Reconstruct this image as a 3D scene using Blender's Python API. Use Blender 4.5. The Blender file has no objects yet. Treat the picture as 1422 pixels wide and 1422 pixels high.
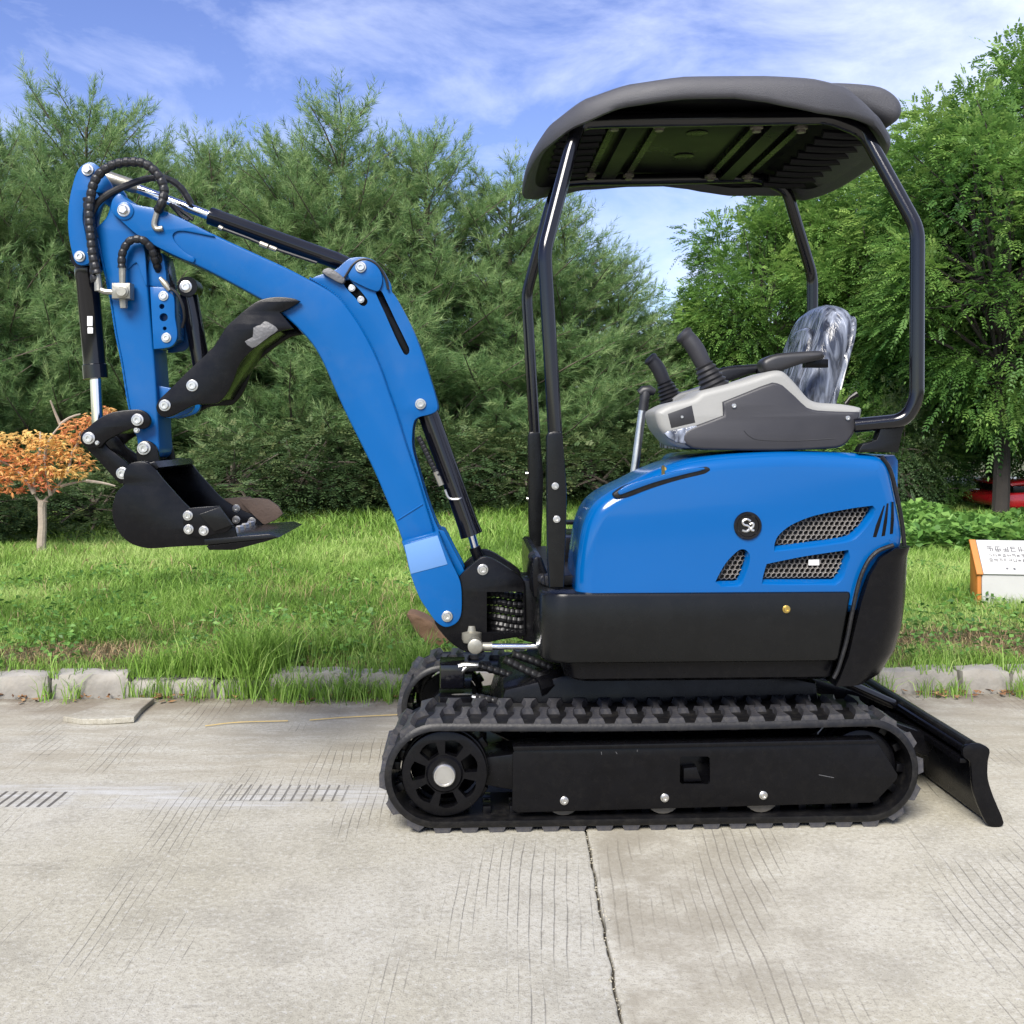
import bpy, bmesh, math, random
import numpy as np
from mathutils import Vector, Matrix
from mathutils.geometry import tessellate_polygon

random.seed(7)
RNG = np.random.default_rng(11)
SC = bpy.context.scene
COL = SC.collection
R = math.radians

# ------------------------------------------------------------------ camera
F, CX, HY, SRC = 1480.0, 711.0, 600.0, 1422.0      # focal length / horizon in photo pixels
CAM_H, CAM_D = 1.08, 2.863
cam_d = bpy.data.cameras.new('camera')
cam = bpy.data.objects.new('camera', cam_d)
COL.objects.link(cam)
cam.location = (0, -CAM_D, CAM_H)
cam.rotation_euler = (R(90), 0, 0)
cam_d.sensor_width = 36
cam_d.lens = 36 * F / SRC
cam_d.shift_y = -(711 - HY) / SRC
cam_d.clip_start = 0.05
cam_d.clip_end = 2000
SC.camera = cam

# ------------------------------------------------------------------ sky, sun, exposure
SUN_EL, SUN_AZ = 44.0, 200.0      # degrees; azimuth clockwise from +Y: the sun stands behind the viewer, to the left
SC.view_settings.view_transform = 'Standard'
SC.view_settings.look = 'None'
SC.view_settings.exposure = 1.95
SC.view_settings.gamma = 1
SC.view_settings.use_curve_mapping = False
world = bpy.data.worlds.new('World')
SC.world = world
world.use_nodes = True
wt = world.node_tree
wt.nodes.clear()
def wn(t, **k):
    n = wt.nodes.new(t)
    for a, b in k.items(): setattr(n, a, b)
    return n
sky = wn('ShaderNodeTexSky', sky_type='NISHITA')
sky.sun_disc = False
sky.sun_elevation = R(SUN_EL)
sky.sun_rotation = R(SUN_AZ)
sky.air_density, sky.dust_density, sky.ozone_density = 1.0, 0.3, 3.0
hs = wn('ShaderNodeHueSaturation')
hs.inputs['Hue'].default_value = 0.524
hs.inputs['Saturation'].default_value = 1.10
hs.inputs['Value'].default_value = 1.0
wt.links.new(sky.outputs[0], hs.inputs['Color'])
tcw = wn('ShaderNodeTexCoord')
mpw = wn('ShaderNodeMapping')
mpw.inputs['Scale'].default_value = (1.0, 1.5, 2.4)
mpw.inputs['Rotation'].default_value = (0.15, 0.35, 0.3)
wt.links.new(tcw.outputs['Generated'], mpw.inputs['Vector'])
n1 = wn('ShaderNodeTexNoise')
n1.inputs['Scale'].default_value = 5.2
n1.inputs['Detail'].default_value = 9
n1.inputs['Roughness'].default_value = 0.62
n1.inputs['Distortion'].default_value = 0.35
wt.links.new(mpw.outputs[0], n1.inputs['Vector'])
# more cloud towards the right (+X) of the sky, as in the photograph
sep = wn('ShaderNodeSeparateXYZ')
wt.links.new(tcw.outputs['Generated'], sep.inputs[0])
bias = wn('ShaderNodeMapRange')
bias.inputs['From Min'].default_value = 0.02
bias.inputs['From Max'].default_value = 0.42
bias.inputs['To Min'].default_value = 0.0
bias.inputs['To Max'].default_value = 0.37
wt.links.new(sep.outputs['X'], bias.inputs['Value'])
addn = wn('ShaderNodeMath', operation='ADD')
wt.links.new(n1.outputs[0], addn.inputs[0])
wt.links.new(bias.outputs[0], addn.inputs[1])
cr_ = wn('ShaderNodeValToRGB')
cr_.color_ramp.elements[0].position = 0.47
cr_.color_ramp.elements[0].color = (0, 0, 0, 1)
cr_.color_ramp.elements[1].position = 0.96
cr_.color_ramp.elements[1].color = (1, 1, 1, 1)
wt.links.new(addn.outputs[0], cr_.inputs[0])
mixw = wn('ShaderNodeMix', data_type='RGBA')
wt.links.new(cr_.outputs[0], mixw.inputs['Factor'])
wt.links.new(hs.outputs[0], mixw.inputs['A'])
mixw.inputs['B'].default_value = (5.2, 5.75, 7.6, 1)
bg = wn('ShaderNodeBackground')
bg.inputs['Strength'].default_value = 0.050
wt.links.new(mixw.outputs['Result'], bg.inputs['Color'])
wo = wn('ShaderNodeOutputWorld')
wt.links.new(bg.outputs[0], wo.inputs[0])

sun_d = bpy.data.lights.new('sun', 'SUN')
sun_d.energy = 2.2
sun_d.angle = R(30.0)
sun_d.color = (1.0, 0.95, 0.87)
sun = bpy.data.objects.new('sun', sun_d)
COL.objects.link(sun)
el, az = R(SUN_EL), R(SUN_AZ)
sdir = Vector((math.sin(az) * math.cos(el), math.cos(az) * math.cos(el), math.sin(el)))   # towards the sun
sun.rotation_euler = sdir.to_track_quat('Z', 'Y').to_euler()
sun.location = sdir * 30

# ------------------------------------------------------------------ materials
def newmat(name):
    m = bpy.data.materials.new(name)
    m.use_nodes = True
    return m, m.node_tree, m.node_tree.nodes['Principled BSDF']

def N(t, typ, **k):
    n = t.nodes.new(typ)
    for a, b in k.items(): setattr(n, a, b)
    return n

def mat(name, col, rough=0.5, metal=0.0, var=0.12, scale=6.0, bump=0.0, bscale=80.0, coat=0.0, rvar=0.1, dust=0.0, spec=0.5):
    m, t, p = newmat(name)
    tc = N(t, 'ShaderNodeTexCoord')
    n = N(t, 'ShaderNodeTexNoise')
    n.inputs['Scale'].default_value = scale
    n.inputs['Detail'].default_value = 6
    t.links.new(tc.outputs['Object'], n.inputs['Vector'])
    mx = N(t, 'ShaderNodeMix', data_type='RGBA')
    a = [c * (1 - var) for c in col] + [1]
    b = [min(1, c * (1 + var)) for c in col] + [1]
    mx.inputs['A'].default_value = a
    mx.inputs['B'].default_value = b
    t.links.new(n.outputs[0], mx.inputs['Factor'])
    out = mx.outputs['Result']
    if dust > 0:
        n3 = N(t, 'ShaderNodeTexNoise')
        n3.inputs['Scale'].default_value = scale * 2.3
        n3.inputs['Detail'].default_value = 10
        n3.inputs['Roughness'].default_value = 0.7
        t.links.new(tc.outputs['Object'], n3.inputs['Vector'])
        rp = N(t, 'ShaderNodeMapRange')
        rp.inputs['From Min'].default_value = 0.48
        rp.inputs['From Max'].default_value = 0.78
        rp.inputs['To Max'].default_value = dust
        t.links.new(n3.outputs[0], rp.inputs['Value'])
        m2 = N(t, 'ShaderNodeMix', data_type='RGBA')
        t.links.new(rp.outputs[0], m2.inputs['Factor'])
        t.links.new(out, m2.inputs['A'])
        m2.inputs['B'].default_value = (0.28, 0.25, 0.2, 1)
        out = m2.outputs['Result']
    t.links.new(out, p.inputs['Base Color'])
    p.inputs['Metallic'].default_value = metal
    p.inputs['Specular IOR Level'].default_value = spec
    mr = N(t, 'ShaderNodeMapRange')
    mr.inputs['To Min'].default_value = max(0.02, rough - rvar)
    mr.inputs['To Max'].default_value = min(1, rough + rvar)
    t.links.new(n.outputs[0], mr.inputs['Value'])
    t.links.new(mr.outputs[0], p.inputs['Roughness'])
    if coat:
        p.inputs['Coat Weight'].default_value = coat
        p.inputs['Coat Roughness'].default_value = 0.08
    if bump:
        n2 = N(t, 'ShaderNodeTexNoise')
        n2.inputs['Scale'].default_value = bscale
        n2.inputs['Detail'].default_value = 4
        t.links.new(tc.outputs['Object'], n2.inputs['Vector'])
        bp = N(t, 'ShaderNodeBump')
        bp.inputs['Strength'].default_value = bump
        bp.inputs['Distance'].default_value = 0.003
        t.links.new(n2.outputs[0], bp.inputs['Height'])
        t.links.new(bp.outputs[0], p.inputs['Normal'])
    return m

def leafmat(name, dark, mid, light, trans=0.35, rough=0.6):
    """foliage: colour runs along the per-leaf attribute 'tint'; some light passes through"""
    m, t, p = newmat(name)
    at = N(t, 'ShaderNodeAttribute', attribute_name='tint')
    cr = N(t, 'ShaderNodeValToRGB')
    cr.color_ramp.elements[0].position = 0.0
    cr.color_ramp.elements[0].color = (*dark, 1)
    cr.color_ramp.elements[1].position = 1.0
    cr.color_ramp.elements[1].color = (*light, 1)
    e = cr.color_ramp.elements.new(0.5)
    e.color = (*mid, 1)
    t.links.new(at.outputs['Fac'], cr.inputs[0])
    t.links.new(cr.outputs[0], p.inputs['Base Color'])
    p.inputs['Roughness'].default_value = rough
    p.inputs['Specular IOR Level'].default_value = 0.3
    tr = N(t, 'ShaderNodeBsdfTranslucent')
    t.links.new(cr.outputs[0], tr.inputs['Color'])
    ms = N(t, 'ShaderNodeMixShader')
    ms.inputs[0].default_value = trans
    t.links.new(p.outputs[0], ms.inputs[1])
    t.links.new(tr.outputs[0], ms.inputs[2])
    t.links.new(ms.outputs[0], t.nodes['Material Output'].inputs[0])
    return m

M = {}
M['blue'] = mat('blue_paint', (0.0003, 0.070, 0.235), 0.30, 0, 0.16, 2.6, 0.05, 60, coat=0.12, rvar=0.13, dust=0.05, spec=0.2)
M['blue_hood'] = mat('blue_gloss_cowl', (0.0003, 0.067, 0.23), 0.2, 0, 0.07, 3, 0, 60, coat=0.4, rvar=0.05, spec=0.22)
M['blue_light'] = mat('pale_blue_decal', (0.09, 0.2, 0.42), 0.35, 0, 0.05, 9)
M['black'] = mat('black_paint', (0.0022, 0.0022, 0.003), 0.27, 0, 0.25, 22, 0.05, 90, rvar=0.1, dust=0.010, spec=0.2)
M['black_satin'] = mat('black_satin_panel', (0.004, 0.0043, 0.0046), 0.27, 0, 0.2, 18, 0.05, 200, rvar=0.06, dust=0.006, spec=0.26)
M['black_gloss'] = mat('black_gloss_tube', (0.003, 0.003, 0.0045), 0.16, 0, 0.2, 8, coat=0.25, rvar=0.04, spec=0.4)
M['rubber'] = mat('track_rubber', (0.004, 0.004, 0.0048), 0.42, 0, 0.3, 20, 0.2, 120, dust=0.05, spec=0.3)
M['rubber_lug'] = mat('skylit_track_lug', (0.030, 0.030, 0.035), 0.42, 0, 0.5, 24, 0.4, 90, dust=0.22)  # dusty rubber; its paler grey puts sky light on the lugs into the colour
M['hose'] = mat('black_hose', (0.007, 0.007, 0.008), 0.42, 0, 0.3, 40, spec=0.4)
M['steel'] = mat('zinc_steel', (0.62, 0.61, 0.58), 0.33, 1, 0.15, 30, 0.1, 120)
M['cream_steel'] = mat('cast_fitting', (0.27, 0.26, 0.22), 0.4, 0.7, 0.2, 40, 0.2, 150)
M['roller'] = mat('worn_roller_steel', (.17, .155, .13), .45, .5, .3, 30, .2, 100)
M['chrome'] = mat('chrome_rod', (0.78, 0.78, 0.8), 0.12, 1, 0.05, 10, rvar=0.04)
M['brass'] = mat('brass', (0.62, 0.45, 0.14), 0.35, 1, 0.1, 30)
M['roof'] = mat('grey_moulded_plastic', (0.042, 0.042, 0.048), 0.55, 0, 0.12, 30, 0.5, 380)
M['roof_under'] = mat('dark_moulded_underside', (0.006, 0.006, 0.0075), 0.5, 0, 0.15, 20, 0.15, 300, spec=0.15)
M['dark_steel'] = mat('dark_roof_plate', (0.007, 0.007, 0.0085), 0.3, 0.0, 0.1, 8, spec=0.07)
M['case_light'] = mat('light_grey_casing', (0.215, 0.215, 0.205), 0.5, 0, 0.06, 20, 0.15, 500)
M['case_dark'] = mat('dark_grey_casing', (0.018, 0.0178, 0.022), 0.5, 0, 0.1, 20, 0.2, 500)
M['grip'] = mat('dark_grip_plastic', (0.014, 0.014, 0.016), 0.45, 0, 0.15, 20)
M['grille'] = mat('grey_grille_mesh', (0.33, 0.31, 0.29), 0.4, 0.6, 0.25, 60)
M['rust'] = mat('rusty_steel', (0.08, 0.055, 0.043), 0.7, 0.2, 0.3, 30, 0.4, 150)
M['scuff'] = mat('scuffed_bare_steel', (0.085, 0.085, 0.088), 0.5, 0.2, 0.45, 50, 0.5, 120)
M['white'] = mat('white_paint', (0.38, 0.38, 0.365), 0.55, 0, 0.06, 12, dust=0.08)
M['orange'] = mat('orange_paint', (0.4, 0.14, 0.022), 0.5, 0, 0.12, 12, dust=0.08)
M['ink'] = mat('black_print', (0.06, 0.06, 0.065), 0.6)
M['red'] = mat('red_paint', (0.35, 0.008, 0.012), 0.25, 0, 0.08, 4, coat=0.6)
M['glass'] = mat('dark_window_glass', (0.02, 0.025, 0.03), 0.08, 0, 0.1, 4, rvar=0.03)
M['tyre'] = mat('tyre_rubber', (0.02, 0.02, 0.02), 0.8, 0, 0.2, 30)
M['sticker'] = mat('pale_tape', (0.7, 0.7, 0.68), 0.5, 0, 0.1, 60)

def filmmat():
    """clear wrapping film over dark seat cloth: streaky, creased, glossy"""
    m, t, p = newmat('film_wrapped_vinyl')
    tc = N(t, 'ShaderNodeTexCoord')
    mp = N(t, 'ShaderNodeMapping')
    mp.inputs['Scale'].default_value = (30, 30, 7)
    t.links.new(tc.outputs['Object'], mp.inputs['Vector'])
    n = N(t, 'ShaderNodeTexNoise')
    n.inputs['Scale'].default_value = 1.0
    n.inputs['Detail'].default_value = 5
    n.inputs['Distortion'].default_value = 1.2
    t.links.new(mp.outputs[0], n.inputs['Vector'])
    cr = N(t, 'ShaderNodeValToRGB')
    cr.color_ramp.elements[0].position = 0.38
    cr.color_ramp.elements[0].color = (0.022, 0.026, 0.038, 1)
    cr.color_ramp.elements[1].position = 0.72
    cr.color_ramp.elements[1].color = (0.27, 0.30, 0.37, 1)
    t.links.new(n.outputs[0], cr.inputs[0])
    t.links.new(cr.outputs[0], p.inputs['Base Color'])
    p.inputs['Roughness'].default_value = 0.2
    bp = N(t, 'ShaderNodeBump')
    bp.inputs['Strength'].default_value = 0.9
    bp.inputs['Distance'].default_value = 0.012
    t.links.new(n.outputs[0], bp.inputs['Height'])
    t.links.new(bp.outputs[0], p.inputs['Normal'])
    return m
M['film'] = filmmat()

# ------------------------------------------------------------------ mesh building
def tagged(o, label=None, cat=None, group=None, kind=None):
    if label: o['label'] = label
    if cat: o['category'] = cat
    if group: o['group'] = group
    if kind: o['kind'] = kind
    return o

def empty(name, loc=(0, 0, 0), rz=0.0):
    o = bpy.data.objects.new(name, None)
    o.empty_display_size = 0.2
    COL.objects.link(o)
    o.location = loc
    o.rotation_euler = (0, 0, rz)
    return o

class MB:
    def __init__(s):
        s.v, s.f = [], []
    def add(s, vs, fs):
        b = len(s.v)
        s.v += [tuple(v) for v in vs]
        s.f += [tuple(i + b for i in f) for f in fs]
        return s
    def build(s, name, m, parent=None, ang=35, smooth=True):
        me = bpy.data.meshes.new(name)
        me.from_pydata(s.v, [], s.f)
        me.validate()
        bm = bmesh.new()
        bm.from_mesh(me)
        bmesh.ops.recalc_face_normals(bm, faces=bm.faces)
        bm.to_mesh(me)
        bm.free()
        if smooth:
            me.shade_smooth()
            me.set_sharp_from_angle(angle=R(ang))
        me.materials.append(m)
        o = bpy.data.objects.new(name, me)
        COL.objects.link(o)
        if parent: o.parent = parent
        return o

def curve(pts, n=4, closed=True):
    """Catmull-Rom through the points; a third value of 1 marks a sharp corner"""
    P = [Vector(p[:2]) for p in pts]
    c = [len(p) > 2 and p[2] for p in pts]
    k = len(P)
    out = []
    for i in range(k if closed else k - 1):
        j = (i + 1) % k
        p1, p2 = P[i], P[j]
        p0 = P[i - 1] if (closed or i > 0) and not c[i] else p1 * 2 - p2
        p3 = P[(j + 1) % k] if (closed or j < k - 1) and not c[j] else p2 * 2 - p1
        L = (p2 - p1).length
        m1 = (p2 - p0); m2 = (p3 - p1)
        if m1.length > 1e-9: m1 = m1.normalized() * min(m1.length * .5, L)
        if m2.length > 1e-9: m2 = m2.normalized() * min(m2.length * .5, L)
        for q in range(n):
            t = q / n
            h = (2*t**3 - 3*t**2 + 1, t**3 - 2*t**2 + t, -2*t**3 + 3*t**2, t**3 - t**2)
            out.append(p1*h[0] + m1*h[1] + p2*h[2] + m2*h[3])
    if not closed: out.append(P[-1])
    return [(p.x, p.y) for p in out]

def area2(p):
    return sum(p[i][0]*p[(i+1) % len(p)][1] - p[(i+1) % len(p)][0]*p[i][1] for i in range(len(p)))

def clean(p, eps=1e-5):
    q = []
    for a in p:
        if not q or abs(a[0]-q[-1][0]) + abs(a[1]-q[-1][1]) > eps: q.append(a)
    if abs(q[0][0]-q[-1][0]) + abs(q[0][1]-q[-1][1]) < eps: q.pop()
    return q

def inset(p, d):
    n = len(p)
    out = []
    for i in range(n):
        a, b, c = p[i-1], p[i], p[(i+1) % n]
        e1 = Vector((b[0]-a[0], b[1]-a[1])); e2 = Vector((c[0]-b[0], c[1]-b[1]))
        e1.normalize(); e2.normalize()
        n1 = Vector((-e1.y, e1.x)); n2 = Vector((-e2.y, e2.x))
        k = max(0.35, 1 + n1.dot(n2))
        mm = (n1 + n2) / k
        out.append((b[0] + mm.x*d, b[1] + mm.y*d))
    return out

def prism(mb, outline, y0, y1, r=0.004, seg=2, holes=(), r2=None, cap0=True, cap1=True):
    """outline in (x,z), extruded along y from y0 (towards the viewer) to y1 with rounded rims; holes go right through"""
    o = clean(list(outline))
    if area2(o) < 0: o.reverse()
    n = len(o)
    r2 = r if r2 is None else r2
    rings = []
    for k in range(seg + 1):
        a = k / seg * math.pi / 2
        rings.append((inset(o, r*(1-math.sin(a))), y0 + r*(1-math.cos(a))))
    for k in range(seg, -1, -1):
        a = k / seg * math.pi / 2
        rings.append((inset(o, r2*(1-math.sin(a))), y1 - r2*(1-math.cos(a))))
    vs, fs = [], []
    for ring, y in rings:
        vs += [(x, y, z) for x, z in ring]
    for k in range(len(rings)-1):
        for i in range(n):
            j = (i+1) % n
            fs.append((k*n+i, k*n+j, (k+1)*n+j, (k+1)*n+i))
    hs_ = []
    for h in holes:
        h = clean(list(h))
        if area2(h) > 0: h.reverse()
        hs_.append(h)
    hb = []
    for h in hs_:
        b0 = len(vs)
        vs += [(x, y0, z) for x, z in h]
        b1 = len(vs)
        vs += [(x, y1, z) for x, z in h]
        hb.append((b0, b1))
        m_ = len(h)
        for i in range(m_):
            j = (i+1) % m_
            fs.append((b0+i, b0+j, b1+j, b1+i))
    for ri, y, which in ((0, y0, 0), (len(rings)-1, y1, 1)):
        if (which == 0 and not cap0) or (which == 1 and not cap1): continue
        polys = [[Vector((x, z, 0)) for x, z in rings[ri][0]]]
        idx = [ri*n + i for i in range(n)]
        for h, (b0, b1) in zip(hs_, hb):
            polys.append([Vector((x, z, 0)) for x, z in h])
            idx += [(b0 if which == 0 else b1) + i for i in range(len(h))]
        for tri in tessellate_polygon(polys):
            fs.append(tuple(idx[t] for t in tri))
    mb.add(vs, fs)
    return mb

def frames(P):
    T = []
    for i in range(len(P)):
        a = P[max(0, i-1)]; b = P[min(len(P)-1, i+1)]
        d = (b - a)
        T.append(d.normalized() if d.length > 1e-9 else Vector((0, 0, 1)))
    u = T[0].orthogonal().normalized()
    out = []
    for t in T:
        u = (u - t*u.dot(t))
        u = u.normalized() if u.length > 1e-6 else t.orthogonal().normalized()
        out.append((t, u, t.cross(u)))
    return out

def cr3(pts, n=6):
    P = [Vector(p) for p in pts]
    out = []
    for i in range(len(P)-1):
        p0 = P[i-1] if i else P[0]*2-P[1]
        p1, p2 = P[i], P[i+1]
        p3 = P[i+2] if i+2 < len(P) else P[-1]*2-P[-2]
        for q in range(n):
            t = q/n
            out.append(0.5*((2*p1)+(p2-p0)*t+(2*p0-5*p1+4*p2-p3)*t*t+(3*p1-p0-3*p2+p3)*t**3))
    out.append(P[-1])
    return out

def tube(mb, pts, r, sides=12, smooth=0, rad=None, cap=True):
    """round bar along pts; rad(i, n, s) may vary the radius"""
    P = [Vector(p) for p in pts]
    if smooth: P = cr3(P, smooth)
    if isinstance(r, (list, tuple)):
        r = [float(v) for v in np.interp(np.linspace(0, 1, len(P)), np.linspace(0, 1, len(r)), r)]
    fr = frames(P)
    vs, fs = [], []
    n = len(P)
    s = 0.0
    for i, (p, (t, u, w)) in enumerate(zip(P, fr)):
        if i: s += (P[i]-P[i-1]).length
        rr = rad(i, n, s) if rad else (r[i] if isinstance(r, (list, tuple)) else r)
        for k in range(sides):
            a = 2*math.pi*k/sides
            vs.append(p + u*math.cos(a)*rr + w*math.sin(a)*rr)
    for i in range(n-1):
        for k in range(sides):
            j = (k+1) % sides
            fs.append((i*sides+k, i*sides+j, (i+1)*sides+j, (i+1)*sides+k))
    if cap:
        fs.append(tuple(range(sides)))
        fs.append(tuple((n-1)*sides+k for k in range(sides)))
    return mb.add(vs, fs)

def lathe(mb, p, axis, prof, sides=20, rot=0.0):
    """prof = [(distance along axis, radius)...]"""
    p = Vector(p); ax = Vector(axis).normalized()
    u = ax.orthogonal().normalized(); w = ax.cross(u)
    vs, fs = [], []
    for d, r in prof:
        for k in range(sides):
            a = 2*math.pi*k/sides + rot
            vs.append(p + ax*d + (u*math.cos(a)+w*math.sin(a))*max(r, 1e-5))
    n = len(prof)
    for i in range(n-1):
        for k in range(sides):
            j = (k+1) % sides
            fs.append((i*sides+k, i*sides+j, (i+1)*sides+j, (i+1)*sides+k))
    fs.append(tuple(range(sides)))
    fs.append(tuple((n-1)*sides+k for k in range(sides)))
    return mb.add(vs, fs)

def boxm(mb, c, s, rz=0.0, r=0.0, M4=None):
    """box with centre c and size s, rim chamfer r"""
    x, y, z = s[0]/2, s[1]/2, s[2]/2
    tmp = MB()
    prism(tmp, [(-x, -z), (x, -z), (x, z), (-x, z)], -y, y, r=min(r, x*.9, z*.9, y*.9) or 1e-4, seg=2 if r > 0 else 1)
    Mx = M4 if M4 is not None else Matrix.Translation(c) @ Matrix.Rotation(rz, 4, 'Z')
    return mb.add([Mx @ Vector(v) for v in tmp.v], tmp.f)

def rawmesh(name, verts, tris, m, parent=None, tint=None, quads=None):
    """big meshes straight from numpy arrays"""
    me = bpy.data.meshes.new(name)
    nv = len(verts)
    me.vertices.add(nv)
    me.vertices.foreach_set('co', np.asarray(verts, np.float32).ravel())
    loops = np.asarray(tris, np.int32)
    k = loops.shape[1]
    me.loops.add(loops.size)
    me.loops.foreach_set('vertex_index', loops.ravel())
    me.polygons.add(len(loops))
    me.polygons.foreach_set('loop_start', np.arange(0, loops.size, k, dtype=np.int32))
    me.polygons.foreach_set('loop_total', np.full(len(loops), k, np.int32))
    me.update(calc_edges=True)
    if tint is not None:
        a = me.attributes.new('tint', 'FLOAT', 'POINT')
        a.data.foreach_set('value', np.asarray(tint, np.float32))
    me.materials.append(m)
    o = bpy.data.objects.new(name, me)
    COL.objects.link(o)
    if parent: o.parent = parent
    return o

# ------------------------------------------------------------------ from photo measurements to places
CAMP = Vector((0, -CAM_D, CAM_H))
def ray(px, py): return Vector(((px-CX)/F, 1.0, (HY-py)/F))
def W(px, py, Y):
    d = ray(px, py)
    return CAMP + d*(Y + CAM_D)
def G(px, py, z=0.0):
    d = ray(px, py)
    return CAMP + d*((z-CAM_H)/d.z)
# ================================================================== ground, road, kerb
def vnoise(x, y, seed=0):
    """smooth 2-D value noise on arrays, about 0..1"""
    x = np.asarray(x, float); y = np.asarray(y, float)
    xi = np.floor(x).astype(np.int64); yi = np.floor(y).astype(np.int64)
    xf = x-xi; yf = y-yi
    def h(a, b):
        n = (a*374761393 + b*668265263 + seed*974634777) & 0xffffffff
        n = ((n ^ (n >> 13)) * 1274126177) & 0xffffffff
        return ((n ^ (n >> 16)) & 0xffff)/65535.0
    u = xf*xf*(3-2*xf); v = yf*yf*(3-2*yf)
    return (h(xi, yi)*(1-u)+h(xi+1, yi)*u)*(1-v) + (h(xi, yi+1)*(1-u)+h(xi+1, yi+1)*u)*v
def fbm(x, y, seed=0, o=4):
    s = 0; a = .5; t = 0
    for i in range(o):
        s = s + a*vnoise(np.asarray(x)*2**i, np.asarray(y)*2**i, seed+i); t += a; a *= .55
    return s/t
def kerb_y(x): return 1.515 + .022*np.clip(x, -6, 6)         # front face of the kerb
def zterrain(x, y):
    k = kerb_y(x) + .10
    d = np.maximum(0, y-k)
    z = .085 + .022*np.minimum(d, 9) + .05*(fbm(x*.8, y*.8, 5)-.5)*np.minimum(1, d) + .016*(fbm(x*4, y*4, 9)-.5)
    return np.where(y < k, -.05, z)

def groundmat():
    m, t, p = newmat('verge_soil')
    tc = N(t, 'ShaderNodeTexCoord')
    n = N(t, 'ShaderNodeTexNoise'); n.inputs['Scale'].default_value = 1.3; n.inputs['Detail'].default_value = 8
    t.links.new(tc.outputs['Object'], n.inputs['Vector'])
    c = N(t, 'ShaderNodeValToRGB')
    c.color_ramp.elements[0].position = .38; c.color_ramp.elements[0].color = (.045, .075, .016, 1)
    c.color_ramp.elements[1].position = .66; c.color_ramp.elements[1].color = (.11, .085, .05, 1)
    t.links.new(n.outputs[0], c.inputs[0]); t.links.new(c.outputs[0], p.inputs['Base Color'])
    p.inputs['Roughness'].default_value = .95
    n2 = N(t, 'ShaderNodeTexNoise'); n2.inputs['Scale'].default_value = 60; n2.inputs['Detail'].default_value = 5
    t.links.new(tc.outputs['Object'], n2.inputs['Vector'])
    b = N(t, 'ShaderNodeBump'); b.inputs['Strength'].default_value = .8; b.inputs['Distance'].default_value = .02
    t.links.new(n2.outputs[0], b.inputs['Height']); t.links.new(b.outputs[0], p.inputs['Normal'])
    return m
M['soil'] = groundmat()
gx = np.concatenate([[-400, -200, -100, -50, -30, -20, -14], np.arange(-10, 10.01, .125), [14, 20, 30, 50, 100, 200, 400]])
gy = np.concatenate([[-400, -100, -30, -10, 0, 1.0], np.arange(1.3, 2.6, .03), np.arange(2.6, 13, .15), [14, 16, 20, 30, 60, 120, 250, 400]])
X_, Y_ = np.meshgrid(gx, gy)
Z_ = zterrain(X_, Y_)
nx_, ny_ = len(gx), len(gy)
idx = np.arange(nx_*ny_).reshape(ny_, nx_)
q = np.stack([idx[:-1, :-1], idx[:-1, 1:], idx[1:, 1:], idx[1:, :-1]], -1).reshape(-1, 4)
ground = rawmesh('ground', np.stack([X_, Y_, Z_], -1).reshape(-1, 3), q, M['soil'])
ground.data.shade_smooth()
tagged(ground, 'grassy bank rising gently behind the kerb to the foot of the trees', kind='structure')

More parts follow.
